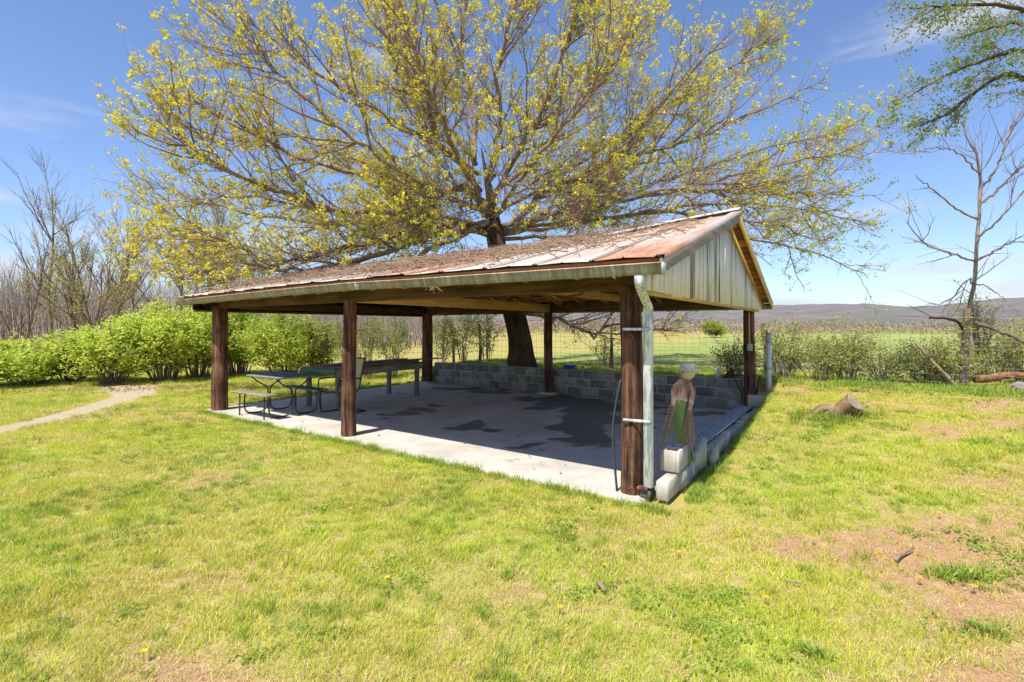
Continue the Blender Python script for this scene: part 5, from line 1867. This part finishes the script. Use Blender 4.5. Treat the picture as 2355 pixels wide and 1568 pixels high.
# dry leaves blown against the fence, the hedge and the foot of the wall, a few on the slab
rg = np.random.default_rng(91)
N = 4200
s = rg.uniform(-8.2, 8.0, N); n = np.where(s < .3, rg.uniform(6.3, 8.0, N), rg.normal(7.0, .7, N))
k = rg.random(N) < .15 + .85 * sstep(.42, .62, fbm(s * .9, n * 1.2, 75))
x = FR[0] + s[k] * EX[0] + n[k] * EY[0]; y = FR[1] + s[k] * EX[1] + n[k] * EY[1]
hx = rg.uniform(-15, -6.5, 1500); hy = np.interp(hx, [-15, -10, -6.5], [12.6, 13.3, 15.2]) + rg.normal(0, .35, 1500)
ps = rg.uniform(-8.7, 0, 130); pn = rg.uniform(-.1, 5.9, 130)
lx = np.concatenate([x, hx, FR[0] + ps * EX[0] + pn * EY[0]]); ly = np.concatenate([y, hy, FR[1] + ps * EX[1] + pn * EY[1]])
lz = np.concatenate([HT(np.concatenate([x, hx]), np.concatenate([y, hy])) + .035, np.full(130, .014)])
V, Q = leaf_cards(np.c_[lx, ly, lz], (.03, .075), rg, 1, .008, .65, .9)
o = MB().add(V, Q).obj('leaf_litter', leafmat('brown_litter', ['#6e5240', '#8f6f57', '#ab8b70', '#7d6250'], .1, .9), None, kind='stuff')
o['label'] = 'scattered dry brown leaves along the fence, hedge and slab'

# ================================================================== grass
def blades(n, h, w, spread, lean, rg, curve=.5):
    """n grass blades; two segments each"""
    a = rg.uniform(0, 6.28, n); r = spread * np.sqrt(rg.uniform(0, 1, n))
    b = np.c_[r * np.cos(a), r * np.sin(a), np.full(n, -.008)]
    H = h * rg.uniform(.45, 1.1, n)
    az = rg.uniform(0, 6.28, n); ln = rg.uniform(.2, 1, n) * lean
    d = np.c_[np.cos(az) * ln, np.sin(az) * ln, np.ones(n)]; d = norm(d)
    sd = np.c_[-np.sin(az), np.cos(az), np.zeros(n)] * 1.0
    rot = rg.uniform(-.8, .8, n)
    sd = norm(sd * np.cos(rot)[:, None] + np.c_[np.cos(az), np.sin(az), np.zeros(n)] * np.sin(rot)[:, None])
    W = w * rg.uniform(.7, 1.3, n)[:, None]
    m = b + d * (H * .55)[:, None]
    d2 = norm(d + np.c_[np.cos(az) * curve * ln, np.sin(az) * curve * ln, -.25 * curve * np.ones(n)])
    t = m + d2 * (H * .5)[:, None]
    V = np.stack([b - sd * W / 2, b + sd * W / 2, m + sd * W * .42, m - sd * W * .42, t], 1).reshape(-1, 3)
    i = np.arange(n)[:, None] * 5
    return V, np.hstack([i, i + 1, i + 2, i + 3]), np.hstack([i + 3, i + 2, i + 4])


def grassmat(name, cols, trans=.35, dry='#c2ad72', dryamt=.25):
    t = NT(name)
    w = t.coord('World')
    isl = t.island()
    col = t.ramp(isl, [(i / (len(cols) - 1), c) for i, c in enumerate(cols)])
    n = t.noise(w, .9, 4, .6)
    col = t.hsv(col, t.mrange(n, .3, .7, .88, 1.12), t.mrange(t.noise(w, .45, 3, .5), .3, .7, .487, .512))
    rnd = t.math('FRACT', t.math('MULTIPLY', isl, 7.31))
    col = t.mix(t.mrange(rnd, 1 - dryamt, 1 - dryamt + .05), col, dry)
    return t.leafy(col, trans, .6)


G1 = grassmat('lawn_grass', ['#9fb526', '#b7c838', '#c6d246', '#abbe2e'], .35, '#cdc07a', .14)
G2 = grassmat('yellow_grass', ['#bcc436', '#cfd048', '#dad858', '#b3bd32'], .35, '#d6c88c', .24)
G3 = grassmat('dark_tuft_grass', ['#7f9c34', '#94ac40', '#a6b84e', '#88a33a'], .35, '#b5ad62', .1)
G4 = grassmat('straw', ['#bfa878', '#d1bf92', '#c9b183', '#b39a68'], .2, '#dccfa6', .3)
G5 = leafmat('weed_leaf', ['#83a038', '#98b046', '#aabb56', '#8ca63e'], .4)
protos = []


def proto(name, parts, mat):
    mb = MB()
    for p in parts:
        mb.add(*p)
    o = bpy.data.objects.new('%02d_%s' % (len(protos), name), mb.mesh(name, mat))   # kinds are picked in name order
    protos.append(o)


rg = np.random.default_rng(8)
for k in range(3): proto('lawn_tuft', [blades(26, .058, .0036, .055, .9, rg)], G1)            # 0 1 2
for k in range(2): proto('yellow_tuft', [blades(24, .060, .0034, .055, .9, rg)], G2)          # 3 4
for k in range(2): proto('dark_tuft', [blades(38, .105, .0046, .045, 1.0, rg)], G3)           # 5 6
for k in range(2): proto('straw_tuft', [blades(22, .06, .0026, .06, 3.5, rg, .1)], G4)        # 7 8
for k in range(2):                                                                            # 9 10 clover like patches
    c = np.c_[rg.normal(0, .045, (26, 2)), rg.uniform(.012, .035, 26)]
    V, Q = leaf_cards(c, (.012, .022), rg, 3, .006, .9, .9)
    proto('clover_patch', [(V, Q)], G5)
for k in range(2):                                                                            # 11 12 broad leaved rosettes
    V, Q, T = blades(16, .12, .014, .015, 1.6, rg, 1.2)
    proto('weed_rosette', [(V, Q, T)], G5)
PC = bpy.data.collections.new('grass_prototypes')
for o in protos:
    PC.objects.link(o)


def on_slab(x, y, pad=.0):
    s, n = W2L(x, y)
    return ((s > SLAB[0] - pad) & (s < SLAB[1] + .30 + pad) & (n > SLAB[2] - pad) & (n < np.where(s > .0, 5.7, SLAB[3] + .2)))


def scatter(n_per_m2, y0, y1, kx, rg):
    """random points in the strip of ground the camera can see between depths y0 and y1"""
    A = (y1 ** 2 - y0 ** 2) * kx + 3 * (y1 - y0)
    N = int(A * n_per_m2)
    y = np.sqrt(rg.uniform(y0 ** 2, y1 ** 2, N)); x = rg.uniform(-1, 1, N) * (kx * y + 1.5)
    return x, y


GX, GY, GS, GI, GR = [], [], [], [], []


def plant(x, y, scale, idx, rg):
    GX.append(x); GY.append(y); GS.append(scale); GI.append(idx); GR.append(rg.uniform(0, 6.28, len(x)))


rg = np.random.default_rng(17)
for y0, y1, dn, sc0 in ((.9, 3.2, 620, .92), (3.2, 5.5, 480, 1.0), (5.5, 9, 300, 1.12), (9, 14, 150, 1.4), (14, 19, 60, 1.9)):
    x, y = scatter(dn, y0, y1, 1.12, rg)
    dm = dirt_mask(x, y); dr = dry_mask(x, y)
    pd, pw = path_dist(x, y)
    fm = field_mask(x, y)
    keep = ~on_slab(x, y, .0) & (pd > pw * rg.uniform(.55, 1.15, len(x))) & (fm < .5)
    p_g = 1 - sstep(.15, .75, dm) * .86
    r = rg.random(len(x))
    g = keep & (r < p_g)
    clump = fbm(x * 3.2, y * 3.2, 51, 3)
    dark = sstep(.56, .74, fbm(x * 1.6 + 9, y * 1.9, 52, 4)) * .16 + .012
    h = (.62 + .75 * clump) * rg.uniform(.75, 1.25, len(x))
    k = rg.random(len(x))
    idx = np.where(k < dark, rg.integers(5, 7, len(x)), np.where(k < dark + .15 + .55 * dr, rg.integers(3, 5, len(x)), rg.integers(0, 3, len(x))))
    sc = h * sc0 * np.where(idx >= 5, .8, 1.0)
    plant(x[g], y[g], sc[g], idx[g], rg)
    # straw and clover between
    st = keep & (r > 1 - .18 - .25 * dr - .35 * sstep(.15, .5, dm)) & (rg.random(len(x)) < .75)
    plant(x[st], y[st], rg.uniform(.6, 1.2, st.sum()) * sc0, rg.integers(7, 9, st.sum()), rg)
    cl = keep & (fbm(x * 2.3 + 30, y * 2.3, 53, 4) > .60 + .1 * rg.random(len(x))) & (rg.random(len(x)) < .06)
    plant(x[cl], y[cl], rg.uniform(.7, 1.3, cl.sum()) * sc0, rg.integers(9, 11, cl.sum()), rg)
# lusher fringe along the slab's front and left edges and the kerb
for (a, b, m, off) in (((SLAB[0], SLAB[2]), (SLAB[1] + .3, SLAB[2]), 950, (0, -1)), ((SLAB[0], SLAB[2]), (SLAB[0], SLAB[3]), 500, (-1, 0)), ((.50, .1), (.50, 5.6), 420, (1, 0))):
    t_ = rg.uniform(0, 1, m); e = np.abs(rg.normal(0, .07, m)) + .01
    s = a[0] + (b[0] - a[0]) * t_ + off[0] * e; n = a[1] + (b[1] - a[1]) * t_ + off[1] * e
    g = rg.random(m) < .35 + .9 * sstep(.35, .65, fbm(s * 1.5, n * 1.5, 61))
    x = FR[0] + s * EX[0] + n * EY[0]; y = FR[1] + s * EX[1] + n * EY[1]
    plant(x[g], y[g], rg.uniform(.6, 1.35, g.sum()), np.where(rg.random(g.sum()) < .45, rg.integers(5, 7, g.sum()), rg.integers(0, 3, g.sum())), rg)
# weeds: strong rosettes at the lower right and round the stump, rank grass under the fence
spots = [(3.55, 2.62, .30, 34), (3.95, 2.25, .22, 26), (2.95, 3.3, .05, 3), (3.1, 3.35, .05, 3), (2.3, 2.2, .04, 3), (3.85, 3.5, .12, 8), (4.4, 3.2, .2, 12), (1.55, 2.55, .05, 3), (2.6, 2.75, .05, 3), (5.0, 4.2, .2, 8)]
for cx_, cy_, rr, m in spots:
    x = rg.normal(cx_, rr, m); y = rg.normal(cy_, rr * .6, m)
    plant(x, y, rg.uniform(.6, 1.2, m), rg.integers(11, 13, m), rg)
    plant(rg.normal(cx_, rr, m), rg.normal(cy_, rr * .6, m), rg.uniform(.8, 1.5, m), rg.integers(5, 7, m), rg)
sxp, syp = STP.location[0], STP.location[1]
m = 70
plant(rg.normal(sxp - .1, .28, m), rg.normal(syp - .12, .14, m), rg.uniform(1.0, 1.9, m), rg.integers(5, 7, m), rg)
m = 1900
s = rg.uniform(-8.3, 7.5, m); n = rg.normal(7.2, .45, m)
n = np.where(s > .8, n + .0, np.clip(n, 6.25, 9))
g = rg.random(m) < .25 + sstep(.4, .6, fbm(s, n, 62)) * .8
x = FR[0] + s * EX[0] + n * EY[0]; y = FR[1] + s * EX[1] + n * EY[1]
plant(x[g], y[g], rg.uniform(.8, 2.0, g.sum()), np.where(rg.random(g.sum()) < .5, rg.integers(5, 7, g.sum()), rg.integers(0, 13, g.sum())), rg)

GX = np.concatenate(GX); GY = np.concatenate(GY); GS = np.concatenate(GS); GI = np.concatenate(GI); GR = np.concatenate(GR)
ok = ~on_slab(GX, GY, -.005)
GX, GY, GS, GI, GR = GX[ok], GY[ok], GS[ok], GI[ok], GR[ok]
print('grass tufts', len(GX))
pm = make_mesh('grass', np.c_[GX, GY, HT(GX, GY)])
for nm, typ, arr in (('tuft_scale', 'FLOAT', GS.astype(np.float32)), ('tuft_kind', 'INT', GI.astype(np.int32)), ('tuft_turn', 'FLOAT', GR.astype(np.float32))):
    a = pm.attributes.new(nm, typ, 'POINT'); a.data.foreach_set('value', arr)
grass = link('grass', pm, kind='stuff', label='short uneven spring grass and weeds of the lawn')
ng = bpy.data.node_groups.new('grass_scatter', 'GeometryNodeTree')
ng.interface.new_socket('Geometry', in_out='INPUT', socket_type='NodeSocketGeometry')
ng.interface.new_socket('Geometry', in_out='OUTPUT', socket_type='NodeSocketGeometry')
gi = ng.nodes.new('NodeGroupInput'); go = ng.nodes.new('NodeGroupOutput')
iop = ng.nodes.new('GeometryNodeInstanceOnPoints')
ci = ng.nodes.new('GeometryNodeCollectionInfo'); ci.inputs['Collection'].default_value = PC
ci.inputs['Separate Children'].default_value = True; ci.inputs['Reset Children'].default_value = True


def named(nm, typ):
    n_ = ng.nodes.new('GeometryNodeInputNamedAttribute'); n_.data_type = typ; n_.inputs['Name'].default_value = nm
    return n_.outputs['Attribute']


cx_ = ng.nodes.new('ShaderNodeCombineXYZ'); ng.links.new(named('tuft_turn', 'FLOAT'), cx_.inputs['Z'])
ng.links.new(gi.outputs[0], iop.inputs['Points']); ng.links.new(ci.outputs[0], iop.inputs['Instance'])
iop.inputs['Pick Instance'].default_value = True
ng.links.new(named('tuft_kind', 'INT'), iop.inputs['Instance Index'])
ng.links.new(cx_.outputs[0], iop.inputs['Rotation']); ng.links.new(named('tuft_scale', 'FLOAT'), iop.inputs['Scale'])
ng.links.new(iop.outputs[0], go.inputs[0])
gm = grass.modifiers.new('scatter', 'NODES'); gm.node_group = ng

# dandelions in the lawn
MAT['dandelion'] = plain('dandelion_yellow', '#e0a81c', .7, 0, 30, .2)
hd = MB()
for k in range(14):
    a = k * 2 * math.pi / 14
    hd.add([(0, 0, 0), (.016 * math.cos(a - .2), .016 * math.sin(a - .2), .004), (.018 * math.cos(a), .018 * math.sin(a), .007), (.016 * math.cos(a + .2), .016 * math.sin(a + .2), .004)], [(0, 1, 2, 3)])
head_me = hd.mesh('flower_head', MAT['dandelion'])
stem_me = MB().tube([(0, 0, -.05), (0, 0, 0)], .002, 4).mesh('flower_stem', G5)
for (u, v) in ((805, 1170), (1287, 1398), (890, 1330), (2290, 1085), (2160, 1180), (1560, 1270), (2115, 1330), (1870, 1240), (1760, 1375), (1390, 1300), (2060, 1115), (330, 1500), (2100, 1035), (2240, 1350)):
    Y = EYE * 1134 / (v - 752)
    for _ in range(3):
        X = (u - 1177) / 1134 * Y; Y = (EYE - ht(X, Y) - .05) * 1134 / (v - 752)
    X = (u - 1177) / 1134 * Y
    o = thing('dandelion', 'tiny yellow dandelion flower in the lawn', 'flower', (X, Y, ht(X, Y) + .055), 0, 'dandelions in the lawn')
    link('flower_head', head_me, o); link('flower_stem', stem_me, o)

# ================================================================== the air
t = NT('thin_haze')
t.N.remove(t.b)
pv = t.node('ShaderNodeVolumePrincipled')
pv.inputs['Color'].default_value = (.78, .84, .95, 1)
pv.inputs['Density'].default_value = .00008
t.L.new(pv.outputs[0], t.out.inputs['Volume'])
hz = MB().box((0, 2500, 80), (14000, 8800, 180)).obj('haze', t.m, None, kind='stuff')
hz['label'] = 'thin bluish haze in the valley air'
